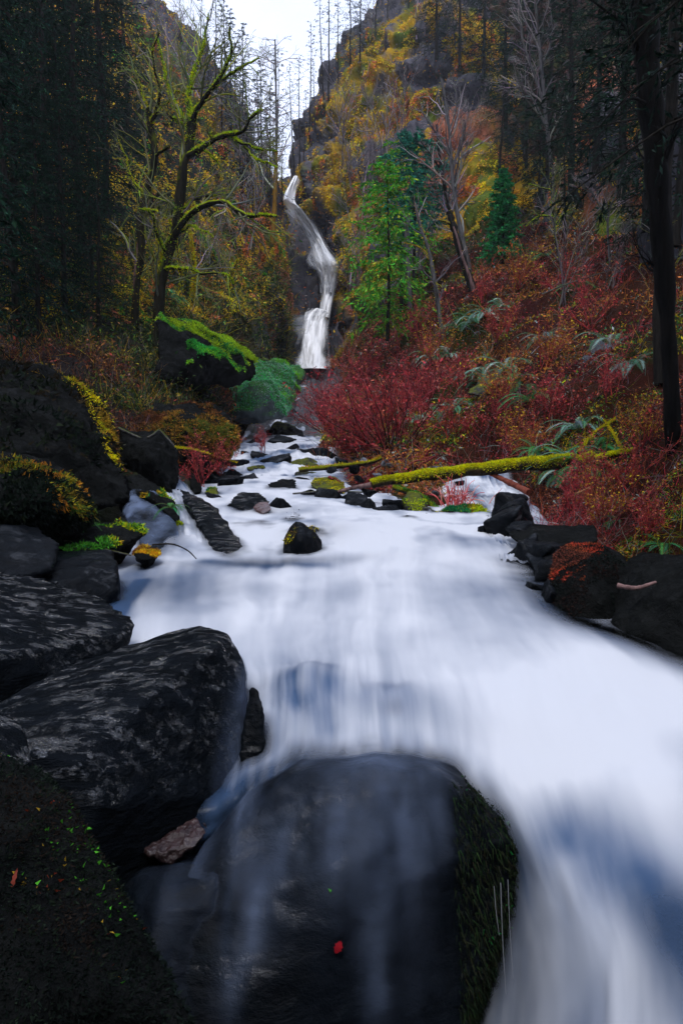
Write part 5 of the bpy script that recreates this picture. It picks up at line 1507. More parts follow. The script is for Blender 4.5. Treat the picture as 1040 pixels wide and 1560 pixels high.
dl = [(20,420,-260,22,'dark fir at the left edge of the gorge'),(75,400,-260,24,'second dark fir in from the left edge'),(125,380,-230,27,'dark fir left of the pale pink ledge'),
 (165,330,-190,31,'dark fir just behind the pink ledge'),(-40,560,-300,15,'nearest dark fir leaning in at the left edge'),(45,250,-260,34,'dark fir high on the left slope'),(0,300,-300,28,'dark fir between the high one and the left edge'),(95,330,-200,25,'dark fir in the middle of the left wood'),(30,520,-100,14,'dark fir low at the left edge'),(100,470,60,17,'short dark fir before the middle of the left wood'),(150,250,-180,36,'dark fir above the pink ledge'),(140,440,150,19,'short dark fir under the pink ledge'),(-10,440,-250,18,'broad dark fir halfway down the left edge'),
 (110,230,-240,38,'dark fir near the top of the left slope'),(195,200,-150,44,'dark fir below the scarred top of the left cliff'),(60,520,120,17,'young dark fir on the lower left slope'),
 (150,500,210,20,'young dark fir near the leaning mossy tree'),(-150,700,-900,9,'huge dark fir overhanging the left bank just outside the slope')]
for i, (px, b_, t_, D, lb) in enumerate(dl):
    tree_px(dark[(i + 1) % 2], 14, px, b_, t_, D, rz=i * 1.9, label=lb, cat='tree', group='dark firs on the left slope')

nearfir = conifer('overhanging_fir', 14, 815, 110, 2.4, .34, -.5, [(.004,.010,.007,3),(.003,.007,.006,2),(.006,.016,.009,1)], 22, 12, .09, tr=.012, shape=.35)
for i, (px, b_, t_, D, lb) in enumerate([(1150,800,-1500,9,'huge dark fir whose boughs droop over the top corner by the thick trunk'),(1010,560,-700,15,'tall dark fir just behind the thick edge trunk')]):
    tree_px(nearfir, 14, px, b_, t_, D, rz=i * 2.2 + .4, label=lb, cat='tree', group='tall dark firs by the edge trunk')
# green firs in the middle
gf = conifer('green_fir', 4, 820, 150, 1.15, .02, -.15, [(.008,.10,.03,3),(.006,.06,.025,2),(.02,.16,.03,1)], 22, 9, .15, tr=.012, shape=.7, rise=.15)
tree_px(gf, 4, 765, 392, 258, 26, label='bright green bushy young fir under the rusty cliff', cat='tree')
bf = conifer('blue_green_fir', 8, 821, 90, 2.3, .38, .1, [(.010,.07,.05,3),(.014,.10,.06,2)], 20, 10, .19, tr=.012, sparse=.3, shape=.4, rise=.1)
tree_px(bf, 8, 628, 470, 205, 30, label='blue-green fir with a bare lower trunk in front of the cliff', cat='tree')
mf = conifer('mossy_fir', 8, 822, 80, 2.6, .08, -.5, [(.02,.13,.012,3),(.05,.16,.012,2),(.14,.17,.01,1)], 18, 8, .18, bark=BARK_MOSS, tr=.012, sparse=.15, shape=.35, dead=.0)
tree_px(mf, 8, 590, 510, 245, 25, label='thin mossy green fir right of the waterfall with drooping limbs', cat='tree')
tree_px(mf, 8, 612, 480, 215, 33, rz=2, label='mossy green fir behind the blue-green fir', cat='tree')

# ---------------------------------------------------------------- bare trees with hand-placed limbs
def px_path(pts, D, n=14, seed=0, wob=0.0):
    A = np.array([P(p[0], p[1], p[2] if len(p) > 2 else D) for p in pts])
    A = crom(A, n)
    if wob: A[1:-1] += np.random.default_rng(seed).normal(0, wob, (n - 2, 3))
    return A
def bare_tree(name, label, limbs, D, seed, bark, twigcol, r_scale=1.0, twigs=(7, 4), tl=(.3, .6), moss=None, twr=.35, group=None, cat='tree', spread=(.4, 1.0), wob=.0, moss_cols=None, grav=.03):
    """limbs: list of (points in photo position + distance, width at start px, width at end px); the first one is the trunk"""
    R = np.random.default_rng(seed)
    hh = hit(limbs[0][0][0][0], limbs[0][0][0][1], TERR); pass
    base = P(limbs[0][0][0][0], limbs[0][0][0][1], limbs[0][0][0][2] if len(limbs[0][0][0]) > 2 else D)
    root = empty(name, base)
    LP = []; LR = []
    for li, (pts, w0, w1) in enumerate(limbs):
        n = 14
        pa = px_path(pts, D, n, seed + li, wob)
        ra = np.linspace(w0, w1, n) * .5 / F * pa[:, 1] * r_scale
        LP.append(pa); LR.append(ra)
        g = Geo()
        m = 26
        pf = crom(pa, m); rf = np.interp(np.linspace(0, 1, m), np.linspace(0, 1, n), ra) * (1 + .12 * R.normal(0, 1, m))
        g.tube(pf[None], rf[None], 10 if li == 0 else 7, np.array([.03, .03, .02]))
        g.build('trunk' if li == 0 else 'limb', bark, parent=root)
    LP = np.array(LP); LR = np.array(LR)
    s1 = sprout(LP, LR, twigs[0], R, spread, .25, 1, tl, .5)
    s1 = (s1[0], s1[1], np.clip(s1[2], 0, D * .075), np.clip(s1[3], .002, D * .0016))
    p1, q1 = grow(*s1, 7, .16, grav, R, tip=.35)
    s2 = sprout(p1, q1, twigs[1], R, (.3, .9), .15, 1, (.3, .7), .6); p2, q2 = grow(*s2, 5, .18, grav, R, tip=.4)
    s3 = sprout(p2, q2, 3, R, (.3, .9), .2, 1, (.35, .7), .7); p3, q3 = grow(*s3, 4, .18, grav, R, tip=.5)
    mr = D * 9e-5
    g = Geo()
    for pp, qq, k_ in ((p1, q1, 4), (p2, q2, 3), (p3, q3, 3)):
        g.tube(pp, np.maximum(qq, mr * 1.5), k_, pal(R, len(pp), twigcol, .25))
    g.build('twigs', TWIG, parent=root)
    if moss:
        nm, ln = moss
        i = R.integers(1 if len(LP) > 1 else 0, len(LP), nm) if len(LP) > 1 else np.zeros(nm, int)
        i = np.where(R.uniform(0, 1, nm) < .22, 0, i)
        t = R.uniform(.02, .99, nm) * 12.99; j = t.astype(int); u = (t - j)[:, None]
        c = LP[i, j] * (1 - u) + LP[i, j + 1] * u; rr = LR[i, j]
        a_ = unit(R.normal(0, .7, (nm, 3)) + np.array([0, 0, .9]))
        keep = fbm(c, 1.6, 2, seed) > -.22
        c, a_, rr = c[keep], a_[keep], rr[keep]; nm = len(c)
        Dv = unit(a_ + R.normal(0, .5, (nm, 3))) * (ln * np.clip(rr / (D * .0022), .25, 1.1) * R.uniform(.4, 1.5, nm))[:, None]
        g = Geo(); g.blades(c + a_ * rr[:, None] * .8, Dv, perp(Dv, R) * (ln * .28), pal(R, nm, moss_cols or LIME, .3))
        g.build('moss', MOSS, parent=root, smooth=False)
    return tag(root, label, cat, group)

MTW = [(.06,.065,.03,2),(.12,.14,.02,1),(.09,.08,.07,1)]
bare_tree('mossy_maple', 'big crooked maple with lime green moss on its bare limbs', [
 ([(233,580,16),(240,520,16),(243,450,16),(258,385,16),(272,330,16),(276,270,16),(288,225,16),(292,180,16)], 17, 12),
 ([(292,185,16),(288,150,16.2),(295,110,16.4),(310,70,16.6),(318,20,16.8)], 9, 2),
 ([(292,190,16),(300,165,15.8),(318,140,15.5),(340,112,15.3),(352,80,15.2),(350,40,15)], 9, 2),
 ([(318,140,15.5),(345,118,15.4),(370,100,15.3),(395,88,15)], 5, 1.5),
 ([(282,240,16),(310,225,15.8),(335,208,15.5),(368,200,15.3),(385,175,15),(400,168,15)], 10, 2.5),
 ([(350,208,15.5),(375,220,15.2),(400,228,15),(422,231,14.8)], 5, 1.5),
 ([(372,222,15.3),(388,240,15),(405,247,14.8),(423,256,14.6)], 4, 1.5),
 ([(258,375,16),(275,342,15.8),(300,318,15.5),(338,307,15.2),(360,320,15),(380,328,14.9),(400,326,14.8),(422,330,14.6)], 11, 3),
 ([(280,318,16),(300,302,16.3),(322,298,16.5),(345,296,16.8)], 6, 2),
 ([(255,390,16),(240,360,15.8),(230,325,15.6),(212,318,15.4)], 5, 2),
 ([(292,205,16),(275,175,16.2),(262,150,16.5),(252,110,16.8),(240,60,17)], 7, 2),
 ([(276,190,16),(262,178,15.8),(248,168,15.5)], 4, 1.5),
 ([(248,410,16),(275,408,15.6),(310,415,15.2),(345,418,15),(356,438,14.9)], 5, 2),
 ([(270,360,16),(290,345,15.7),(310,352,15.4),(325,362,15.2)], 4, 1.5),
 ([(300,225,16),(325,240,16.4),(340,262,16.6)], 3, 1.2)],
 16, 901, BARK_MOSS, MTW, moss=(46000, .04), twigs=(11, 5), tl=(.3, .6), wob=.012)
bare_tree('mossy_maple', 'second crooked mossy tree close left of the big maple', [
 ([(195,545,17),(203,500,17),(210,440,17),(216,380,17),(213,335,17),(225,285,17),(236,240,17),(230,190,17),(226,165,17)], 13, 9),
 ([(226,170,17),(215,140,17.2),(205,100,17.3),(210,60,17.5)], 6, 2),
 ([(228,190,17),(240,165,16.8),(242,130,16.6),(232,80,16.4),(243,50,16.3)], 6, 2),
 ([(236,240,17),(250,228,16.7),(260,222,16.5)], 5, 2.5),
 ([(216,320,17),(235,322,16.7),(252,330,16.4),(262,345,16.2)], 5, 2.5),
 ([(232,180,17),(255,155,17.2),(268,140,17.3),(283,145,17.5)], 4, 1.5),
 ([(222,300,17),(200,270,17.2),(190,235,17.4),(178,210,17.5)], 4, 1.5)],
 17, 902, BARK_MOSS, MTW, moss=(7000, .04), twigs=(9, 4), tl=(.25, .5), wob=.012, moss_cols=YEL + LIME)
bare_tree('bare_tree', 'slim pinkish trunk standing straight left of the big maple', [
 ([(193,560,18),(200,500,18),(208,420,18),(213,350,18),(216,300,18)], 9, 5),
 ([(213,350,18),(222,330,18),(228,300,18)], 3, 1)], 18, 903, BARK_PINK, MTW, twigs=(5, 3), group='bare trees on the left bank')
bare_tree('bare_tree', 'straight trunk coloured orange with a grey top left of the waterfall', [
 ([(415,372,34),(418,320,34),(420,260,34),(421,230,34)], 8, 5)], 34, 904, BARK_ORANGE, GREYT, twigs=(6, 4), tl=(.4, .8), group='bare trees on the left bank')
bare_tree('bare_tree', 'tall grey trunk rising out of the orange one up to the sky', [
 ([(421,300,35),(421,200,35),(420,110,35),(419,60,35)], 4.5, 2)], 35, 905, BARK_GREY, GREYT, twigs=(22, 4), tl=(.12, .28), spread=(1.0, 1.5), group='bare trees on the left bank', grav=-.03)
# yellow moss draped stems behind the maple
for i, (pts, lb) in enumerate([([(243,420,21),(245,395,21),(240,365,21)], 'short yellow mossy stem glowing behind the big maple'),
    ([(292,470,22),(296,420,22),(290,350,22)], 'thin yellow mossy stem right of the big maple'), ([(270,475,22),(276,430,22),(268,360,22)], 'thin mossy stem close behind the big maple'),
    ([(345,470,24),(350,430,24),(362,395,24)], 'thin crooked dark stem below the long maple limb')]):
    bare_tree('mossy_sapling', lb, [(pts, 5, 2.5)], 21, 910 + i, BARK_MOSS, MTW, twigs=(10, 3), moss=(3500 if i < 2 else 600, .09), moss_cols=YEL, cat='sapling', group='mossy saplings on the left bank')
# middle and right bare trees
bare_tree('bare_tree', 'slender grey tree with a curved trunk in front of the rusty cliff', [
 ([(722,455,28),(712,400,28),(697,330,28),(690,280,28),(686,235,28),(682,180,28),(672,120,28)], 9, 3),
 ([(686,240,28),(672,215,28),(655,190,28),(640,165,28)], 4, 1.5), ([(688,260,28),(700,220,28),(708,190,28)], 4, 1.5), ([(684,200,28),(695,160,28),(690,110,28)], 3, 1.2)],
 28, 920, BARK_GREY, GREYT, twigs=(16, 5), tl=(.15, .35), group='bare trees in the middle')
bare_tree('bare_tree', 'straighter slim tree just left of the curved grey one', [
 ([(705,400,29),(690,340,29),(676,280,29),(668,230,29),(665,190,29)], 7, 3), ([(672,260,29),(655,235,29),(640,215,29)], 3, 1.2)],
 29, 921, BARK_DARK, GREYT, twigs=(12, 5), tl=(.15, .35), group='bare trees in the middle')
bare_tree('broken_snag', 'leaning broken snag with a pale splintered face', [
 ([(726,465,24),(716,430,24),(704,395,24),(693,355,24),(684,322,24)], 14, 9), ([(690,345,24),(678,338,24),(664,335,24)], 4, 2)],
 24, 922, BARK_DARK, GREYT, twigs=(2, 2), moss=(700, .05), moss_cols=YEL, cat='dead tree')
sn = scene.objects['broken_snag']
g = Geo(); pa = px_path([(724,455,23.85),(716,425,23.85),(704,392,23.85),(696,362,23.85),(690,345,23.85)], 24, 14)
g.tube(pa[None], (np.linspace(6.5, 2.5, 14) * .5 / F * 24)[None], 6, np.array([.3, .2, .2])); g.build('splintered_face', BARK_PINK, parent=sn)
bare_tree('bare_tree', 'thin curved trunk with a mossy foot left of the broken snag', [
 ([(680,545,22),(672,500,22),(662,430,22),(652,380,22),(640,345,22),(632,310,22)], 7, 4), ([(655,395,22),(640,378,22),(615,370,22)], 3, 1)],
 22, 923, BARK_GREY, GREYT, twigs=(9, 4), tl=(.15, .3), moss=(1500, .06), moss_cols=YEL, group='bare trees in the middle')
bare_tree('bare_tree', 'pale straight pole of a tree below the mossy green fir', [
 ([(625,475,27),(622,420,27),(618,350,27),(616,320,27)], 7, 4)], 27, 924, BARK_GREY, GREYT, twigs=(5, 3), tl=(.2, .4), group='bare trees in the middle')
bare_tree('bare_tree', 'dark leaning trunk on the shaded right slope', [
 ([(892,350,24),(882,315,24),(872,285,24)], 14, 9)], 24, 925, BARK_DARK, GREYT, twigs=(4, 3), group='bare trees on the right slope')
bare_tree('pale_birch', 'pale bare birch with forked branches before the dark firs', [
 ([(842,300,26),(838,240,26),(830,170,26),(824,100,26),(818,40,26),(812,-30,26)], 7, 3),
 ([(830,170,26),(812,110,26),(795,60,26),(790,0,26)], 4, 2), ([(824,100,26),(840,60,26),(838,10,26)], 4, 1.5), ([(834,200,26),(810,150,26),(780,130,26),(758,120,26)], 3, 1.2),
 ([(836,230,26),(860,170,26),(868,120,26)], 3, 1.2)],
 26, 926, BARK_GREY, GREYT, twigs=(14, 5), tl=(.2, .4), group='bare trees on the right slope')
bare_tree('bare_tree', 'fine pale curling branch tree in the shade right of the birch', [
 ([(930,420,20),(925,340,20),(935,300,20),(950,260,20)], 4, 1.5), ([(925,340,20),(905,300,20),(880,270,20)], 2.5, 1)],
 20, 927, BARK_GREY, GREYT, twigs=(10, 4), tl=(.3, .5), group='bare trees on the right slope')
bare_tree('mossy_sapling', 'small tree with yellow-green mossy branches under the dark firs', [
 ([(855,420,21),(845,360,21),(840,310,21),(838,250,21)], 4, 2), ([(843,345,21),(860,325,21),(878,315,21)], 3, 1), ([(842,330,21),(820,330,21),(800,345,21)], 3, 1), ([(840,290,21),(820,285,21),(805,280,21)],2.5,1)],
 21, 928, BARK_MOSS, MTW, twigs=(8, 3), tl=(.3, .5), moss=(2600, .05), cat='sapling')
bare_tree('mossy_sapling', 'dim tree by the right trunk streaked with yellow moss', [
 ([(1022,540,12),(1015,480,12),(1018,420,12),(1005,370,12),(1000,330,12)], 5, 2), ([(1016,440,12),(1030,400,12),(1045,370,12)], 3, 1)],
 12, 929, BARK_MOSS, MTW, twigs=(6, 3), tl=(.3, .5), moss=(1500, .02), moss_cols=YEL, cat='sapling')
# the big dark trunk at the right edge
bare_tree('dark_trunk_tree', 'thick dark tree trunk rising along the right edge of the view', [
 ([(1024,712,7.6),(1022,600,7.6),(1012,430,7.6),(998,250,7.6),(985,100,7.6),(975,-80,7.6),(965,-400,7.6)], 22, 40),
 ([(1000,280,7.6),(1030,200,7.5),(1080,120,7.4)], 10, 4), ([(985,100,7.6),(950,40,7.5),(900,0,7.4)], 9, 3), ([(980,0,7.6),(1030,-60,7.6),(1100,-100,7.6)], 9, 3), ([(990,160,7.6),(960,150,7.3),(930,170,7)], 6, 2)],
 7.6, 930, bark_mat('black_bark', (.003,.003,.003), (.010,.009,.008)), [(.006,.006,.006,1)], twigs=(9, 4), tl=(.2, .4), group=None)
# spindly grey saplings on the cliff foot
sap = []
for i in range(3):
    R = np.random.default_rng(940 + i)
    g = Geo(); st = R.normal(0, .15, (5, 3)) * np.array([1, 1, 0])
    p0, q0 = grow(st, np.stack([R.normal(0, .25, 5), R.normal(0, .25, 5), np.ones(5)], -1), R.uniform(2.0, 3.8, 5), np.full(5, .024), 9, .07, .02, R, tip=.2)
    s1 = sprout(p0, q0, 8, R, (.3, .7), .2, 1, (.2, .5), .5); p1, q1 = grow(*s1, 5, .12, .03, R)
    s2 = sprout(p1, q1, 5, R, (.3, .8), .2, 1, (.3, .7), .6); p2, q2 = grow(*s2, 4, .14, .02, R)
    g.tube(p0, q0, 5, pal(R, len(p0), GREYT, .2)); g.tube(p1, np.maximum(q1, .008), 3, pal(R, len(p1), GREYT, .25)); g.tube(p2, np.maximum(q2, .007), 3, pal(R, len(p2), GREYT, .25))
    root = empty('bare_sapling', (0, 0, 0)); g.build('stems', TWIG, parent=root, smooth=False); sap.append(root)
sp = [(535,300,'grey bare sapling right beside the top of the waterfall'),(560,330,'grey bare sapling on the cliff left of the mossy fir'),(520,260,'grey bare sapling on the dark rim over the waterfall'),(500,330,'grey bare sapling leaning over the waterfall lip'),
 (575,250,'pale sapling tall against the ochre cliff'),(600,260,'pale sapling beside the top of the mossy fir'),(550,400,'grey bare sapling near the middle of the waterfall'),(660,360,'grey bare sapling under the blue-green fir'),
 (640,430,'grey bare sapling over the dark stump'),(700,240,'small bare sapling on the rusty ledge'),(540,470,'bare sapling at the waterfall foot on the cliff side'),
 (390,300,'grey bare sapling under the left rim firs'),(340,420,'white-twigged sapling on the ochre slope below the maple limb'),(310,400,'white-twigged sapling in front of the ochre slope'),(375,380,'thin grey sapling left of the orange trunk'),
 (265,80,'bare sapling on the left cliff shoulder'),(300,150,'bare sapling on the upper left cliff'),(860,470,'bare sapling on the shaded right slope'),(930,440,'bare sapling high on the right slope'),
 (640,60,'bare sapling at the big cliff top'),(690,75,'bare sapling on the lit outcrop top'),(570,70,'bare sapling on the left shoulder of the big cliff')]
for i, (px, py, lb) in enumerate(sp):
    pos = at(px, py)
    place(sap[i % 3], pos, float(np.clip(pos[1] / 42, .5, 1.3)) * (.9 + .25 * (i % 3)), i * 1.4, lb, 'sapling', 'bare grey saplings', tilt=(0, -.15 if px < 620 and px > 480 else 0.05))
# ---------------------------------------------------------------- logs, sticks, stump
def stick(name, label, pts, w0, w1, mat, cat='stick', group=None, k=7, n=18, wob=.0, seed=0, moss=None, moss_cols=None, mnz=.1):
    base = P(*pts[0])
    pa = px_path(pts, None, n, seed, wob)
    R = np.random.default_rng(seed)
    ra = np.linspace(w0, w1, n) * .5 / F * pa[:, 1] * (1 + .07 * R.normal(0, 1, n))
    g = Geo(); g.tube(pa[None], ra[None], k, np.array([.05, .05, .05]))
    # close the ends
    for e in (0, -1):
        ring = tubes(pa[None], ra[None], k)[0].reshape(n, k, 3)[e]
        V = np.concatenate([ring, ring.mean(0, keepdims=True)])
        g.add(V, np.array([(i, (i + 1) % k, k) for i in range(k)]))
    if cat is None: return g, pa, ra
    o = g.build(name, mat, origin=base)
    tag(o, label, cat, group)
    if moss:
        nm, ln = moss
        j = R.uniform(0, n - 1.01, nm); i = j.astype(int); u = (j - i)[:, None]
        c = pa[i] * (1 - u) + pa[i + 1] * u; rr = ra[i]
        T = unit(pa[i + 1] - pa[i])
        a_ = R.normal(0, .8, (nm, 3)) + np.array([0, 0, 1.0]); a_ = unit(a_ - (a_ * T).sum(-1, keepdims=True) * T)
        keep = (a_[:, 2] > mnz) & ((a_[:, 2] > .5) | (fbm(c, 4, 2, seed + 1) > -.1))
        c, a_, rr = c[keep], a_[keep], rr[keep]; nm = len(c)
        Dv = unit(a_ + R.normal(0, .6, (nm, 3))) * (ln * R.uniform(.4, 1.5, nm))[:, None]
        col = pal(R, nm, moss_cols or YEL, .25) * (1 + .4 * fbm(c, 5, 2, seed))[:, None]
        g = Geo(); g.blades(c + a_ * rr[:, None] * .92, Dv, perp(Dv, R) * (ln * .22), np.clip(col, 0, 1))
        m_ = g.build('moss', MOSS, parent=o, smooth=False)
    return o
LOGC = [(.42,.40,.006,3),(.34,.36,.008,2),(.25,.30,.01,1),(.45,.32,.006,1)]
stick('mossy_log', 'long fallen log coated in bright yellow-green moss spanning the stream bank', [(566,738,9.5),(620,729,9.5),(700,719,9.4),(780,710,9.2),(862,703,9.0),(905,700,8.9)], 12, 25, LOGMOSS, 'log', k=14, n=30, seed=1, moss=(26000, .026), moss_cols=LOGC + [(.12,.15,.01,1),(.2,.14,.01,1)], mnz=-.5, wob=.013)
stick('pale_branch', 'bare pale tip of the mossy log pointing towards the rapids', [(500,755,9.6),(530,745,9.6),(566,738,9.5)], 3, 9, BARK_PINK, 'branch', k=7)
stick('mossy_branch', 'mossy branch lying behind the ferns right of the long mossy log', [(905,700,8.6),(950,690,8.6),(998,686,8.6)], 10, 9, LOGMOSS, 'branch', k=10, seed=2, moss=(4000, .02), moss_cols=LOGC, mnz=-.2)
stick('pale_branch', 'thin pale bare branch running off the view beyond the mossy branch', [(998,687,8.6),(1040,683,8.5),(1120,690,8.5)], 6, 4, BARK_PINK, 'branch')
stick('red_brown_stick', 'smooth reddish-brown stick sloping under the thick end of the mossy log', [(748,722,9.3),(775,735,9.1),(805,750,8.8)], 7, 11, bark_mat('red_wood', (.12,.03,.02), (.30,.09,.06)), 'stick', seed=3)
stick('leaning_branch', 'mossy branch leaning up the slope from the ferns', [(880,690,8.9),(905,660,9.4),(935,640,9.8),(960,622,10.2)], 5, 3, LOGMOSS, 'branch', seed=4, moss=(1200, .02))
stick('leaning_branch', 'crossing mossy branch that leans against the first one', [(948,690,8.8),(932,660,9.2),(918,640,9.4)], 5, 3, LOGMOSS, 'branch', seed=5, moss=(900, .02))
stick('driftwood_log', 'long grey driftwood log with moss patches behind the pale log tip', [(455,716,11.6),(500,712,11.6),(560,705,11.6),(580,698,11.7)], 8, 6, LOGMOSS, 'log', seed=6, moss=(500, .03), moss_cols=OCHRE)
stick('driftwood_log', 'short dark driftwood log under the mossy log with green moss', [(600,742,9.8),(640,758,9.4),(668,780,9.0)], 9, 11, LOGMOSS, 'log', seed=7, moss=(700, .025), moss_cols=GREENP)
stick('bare_branch', 'long thin bleached branch lying across the rapids', [(446,752,9.6),(500,748,9.7),(552,750,9.7)], 3, 2.5, BARK_GREY, 'branch', seed=8)
stick('arched_twig', 'thin black twig arching over the pool by the orange mossy rock', [(232,830,5.85),(262,829,5.8),(285,838,5.7),(299,851,5.6)], 3, 1.6, BARK_DARK, 'twig', seed=9)
stick('grey_branch', 'pale grey branch lying along the green mossy shelf', [(90,822,5.6),(140,832,5.6),(200,846,5.5)], 3.5, 2.5, BARK_GREY, 'branch', seed=10)
stick('fallen_branch', 'mossy branch running from the driftwood stump toward the rapids', [(262,683,10.2),(300,688,10.6),(360,706,11.4)], 5, 3, LOGMOSS, 'branch', seed=11, moss=(1500, .025), moss_cols=YEL)
stick('tan_stick', 'tan stick lying among the scarlet bushes', [(878,752,7.2),(898,742,7.4)], 3.5, 2, bark_mat('tan_wood', (.25,.12,.06), (.4,.2,.1)), 'stick', seed=12)
stick('slope_branch', 'long pale branch slanting over the shaded right slope', [(650,450,20),(700,437,20),(760,420,19.5),(850,395,19)], 2.0, 1.5, BARK_GREY, 'branch', seed=13) if False else None
stick('slanted_branch', 'thin pale branch slanting up the right slope above the ferns', [(825,448,17),(870,430,17),(935,410,17)], 2.2, 1.4, BARK_GREY, 'branch', seed=13)
stick('pink_driftwood', 'flat pinkish driftwood piece on the dark right bank', [(940,892,4.2),(968,896,4.15),(998,887,4.2)], 9, 5, BARK_PINK, 'driftwood', seed=14)
# driftwood scatter of the jam
R = np.random.default_rng(71)
lab = {0: 'thin red-brown stick in the driftwood jam left of the mossy log', 1: 'pale broken stick in the driftwood jam below the mossy log', 2: 'dark wet stick in the driftwood jam along the pool rim'}
mats = [bark_mat('red_stick', (.12,.02,.02), (.25,.05,.05)), BARK_GREY, BARK_DARK]
for i in range(70):
    t = R.integers(0, 3)
    x = R.uniform(500, 650); y = R.uniform(698, 775) if t != 0 else R.uniform(696, 730)
    hh = hit(x, y); D = float(hh[0].y) - .06 if hh is not None else 11
    a_ = R.normal(0, .5); L = R.uniform(14, 46)
    y0 = y
    stick('driftwood_stick', lab[int(t)], [(x, y, D), (x + L * .5 * math.cos(a_), y + L * .5 * math.sin(a_) - R.uniform(0, 4), D + R.uniform(-.1, .1)), (x + L * math.cos(a_), y + L * math.sin(a_), D + R.uniform(-.3, .3))],
          R.uniform(2, 4.5), R.uniform(1, 2.5), mats[t], 'stick', ['red sticks in the driftwood jam', 'pale sticks in the driftwood jam', 'dark sticks in the driftwood jam'][t], k=5, n=7, seed=i, wob=.01)
# dark stump on the slope
def stump(px, py, D, w, h, label, seed):
    c = P(px, py, D); R = np.random.default_rng(seed)
    r = w * .5 / F * D; H = h / F * D
    nu, nv = 22, 40
    t = np.linspace(0, 1, nu)[:, None]; a = np.linspace(0, 2 * np.pi, nv + 1)[None, :-1]
    rr = r * (1.35 - .45 * t ** .5) * (1 + .12 * np.sin(a * 5 + seed) * (1 - t * .5))
    jag = 1 + .12 * np.sin(a * 7) + .1 * np.sin(a * 13 + 2)
    V = np.stack([c[0] + rr * np.cos(a), c[1] + rr * np.sin(a), c[2] + H * t * np.broadcast_to(jag, rr.shape)], -1)
    idx = np.arange(nu * nv).reshape(nu, nv)
    Fq = np.stack([idx[:-1], np.roll(idx, -1, 1)[:-1], np.roll(idx, -1, 1)[1:], idx[1:]], -1).reshape(-1, 4)
    top = V[-1].mean(0) - np.array([0, 0, H * .25])
    VV = np.concatenate([V.reshape(-1, 3), top[None]])
    tri = np.array([(idx[-1, i], idx[-1, (i + 1) % nv], len(VV) - 1) for i in range(nv)])
    return tag(mesh('stump', VV, [Fq, tri], BARK_MOSS, origin=c), label, 'stump')
stump(627, 522, 27, 26, 38, 'dark rotten stump with a mossy edge on the lower slope', 3)
# root mass of a washed-up stump by the left cascade
rt = rock('jagged black driftwood root mass beside the left cascade',
  [(180,650,9.0),(205,660,9.1),(232,668,9.0),(245,655,9.1),(258,672,9),(270,695,8.9),(272,735,8.7),(225,728,8.5),(190,705,8.6),(230,700,8.3),(240,690,9.8),(262,755,8.4)],
  DAMP, cat='driftwood', name='root_mass', res=60, rnd=1, amp=.05, freq=4, seed=61, facet=.03)
def root_limb(pts, w0, w1, s):
    g, pa, ra = stick('root', None, pts, w0, w1, None, cat=None, seed=s)
    g.build('root', BARK_GREY, parent=rt)
root_limb([(181,652,8.9),(200,661,8.8),(218,668,8.8),(232,663,8.8),(243,655,8.9),(256,668,8.8),(266,680,8.8)], 4, 2.5, 1)
root_limb([(218,668,8.8),(205,676,8.7),(188,678,8.7)], 3, 1.5, 2)
# single leaves on the boulders
def leaf(px, py, D, s, col, label, rz, wd=.32):
    R = np.random.default_rng(int(px))
    u = np.linspace(0, 1, 9); w_ = np.sin(u * np.pi) ** .7 * wd * (1 + .25 * np.sin(u * 22))
    L = np.stack([-w_, u - .5, .06 * np.sin(u * 4)], -1); C_ = np.stack([0 * u, u - .5, .1 * np.sin(u * 4) - .03], -1); Rr = np.stack([w_, u - .5, .06 * np.sin(u * 4)], -1)
    G_ = np.stack([L, C_, Rr], 1) * s
    # stands against the rock face, tilted towards the viewer
    M = Matrix.Rotation(rz, 3, 'Y') @ Matrix.Rotation(RAD(70), 3, 'X')
    V = (np.array(M) @ G_.reshape(-1, 3).T).T
    return tag(mesh('leaf', V + P(px, py, D), grid_faces(9, 3), LEAF, col=np.tile(np.array(col), (27, 1)), origin=P(px, py, D)), label, 'leaf')
h_ = hit(515, 1443)
leaf(515, 1443, h_[0].y - .02, .036, (.35, .01, .02), 'single crimson leaf stuck on the front boulder face', .5)
h_ = hit(22, 1340)
leaf(22, 1340, h_[0].y - .02, .045, (.30, .06, .04), 'narrow salmon leaf on the dark mossy corner boulder', .2, .09)
# thin threads of water dripping off the right edge of the front boulder
g = Geo(); R = np.random.default_rng(9)
for px, y0, y1, w_ in [(752,1350,1425,1.0),(762,1345,1515,1.4),(773,1340,1490,1.1),(676,1500,1560,1.3)]:
    pa = px_path([(px, y0, 2.3), (px + 3, (y0 + y1) / 2, 2.29), (px + 8, y1, 2.28)], None, 12)
    g.tube(pa[None], (np.linspace(w_, w_ * .6, 12) * .5 / F * 2.38)[None], 5, np.array([.8, .55, 0]))
tag(g.build('dripping_water', M_WATER), kind='structure')
# ---------------------------------------------------------------- camera, sky, light, air
cam = bpy.data.cameras.new('camera')
cam.sensor_fit = 'VERTICAL'
cam.angle = 2 * math.atan(780.0 / F)
cam.clip_start = 0.05; cam.clip_end = 2000
co = bpy.data.objects.new('camera', cam)
co.location = (0, 0, CAMZ)
co.rotation_euler = (RAD(90) + PITCH, 0, 0)
COL.objects.link(co)
scene.camera = co

SUN_EL, SUN_AZ = 66.0, 196.0      # azimuth from +Y towards +X
w = bpy.data.worlds.new('World'); scene.world = w
w.use_nodes = True
nt = w.node_tree; nt.nodes.clear()
k = NT(nt)
sky = k.n('ShaderNodeTexSky'); sky.sky_type = 'NISHITA'; sky.sun_disc = False
sky.sun_elevation = RAD(SUN_EL); sky.sun_rotation = RAD(SUN_AZ)
sky.air_density = 1.0; sky.dust_density = 3.0
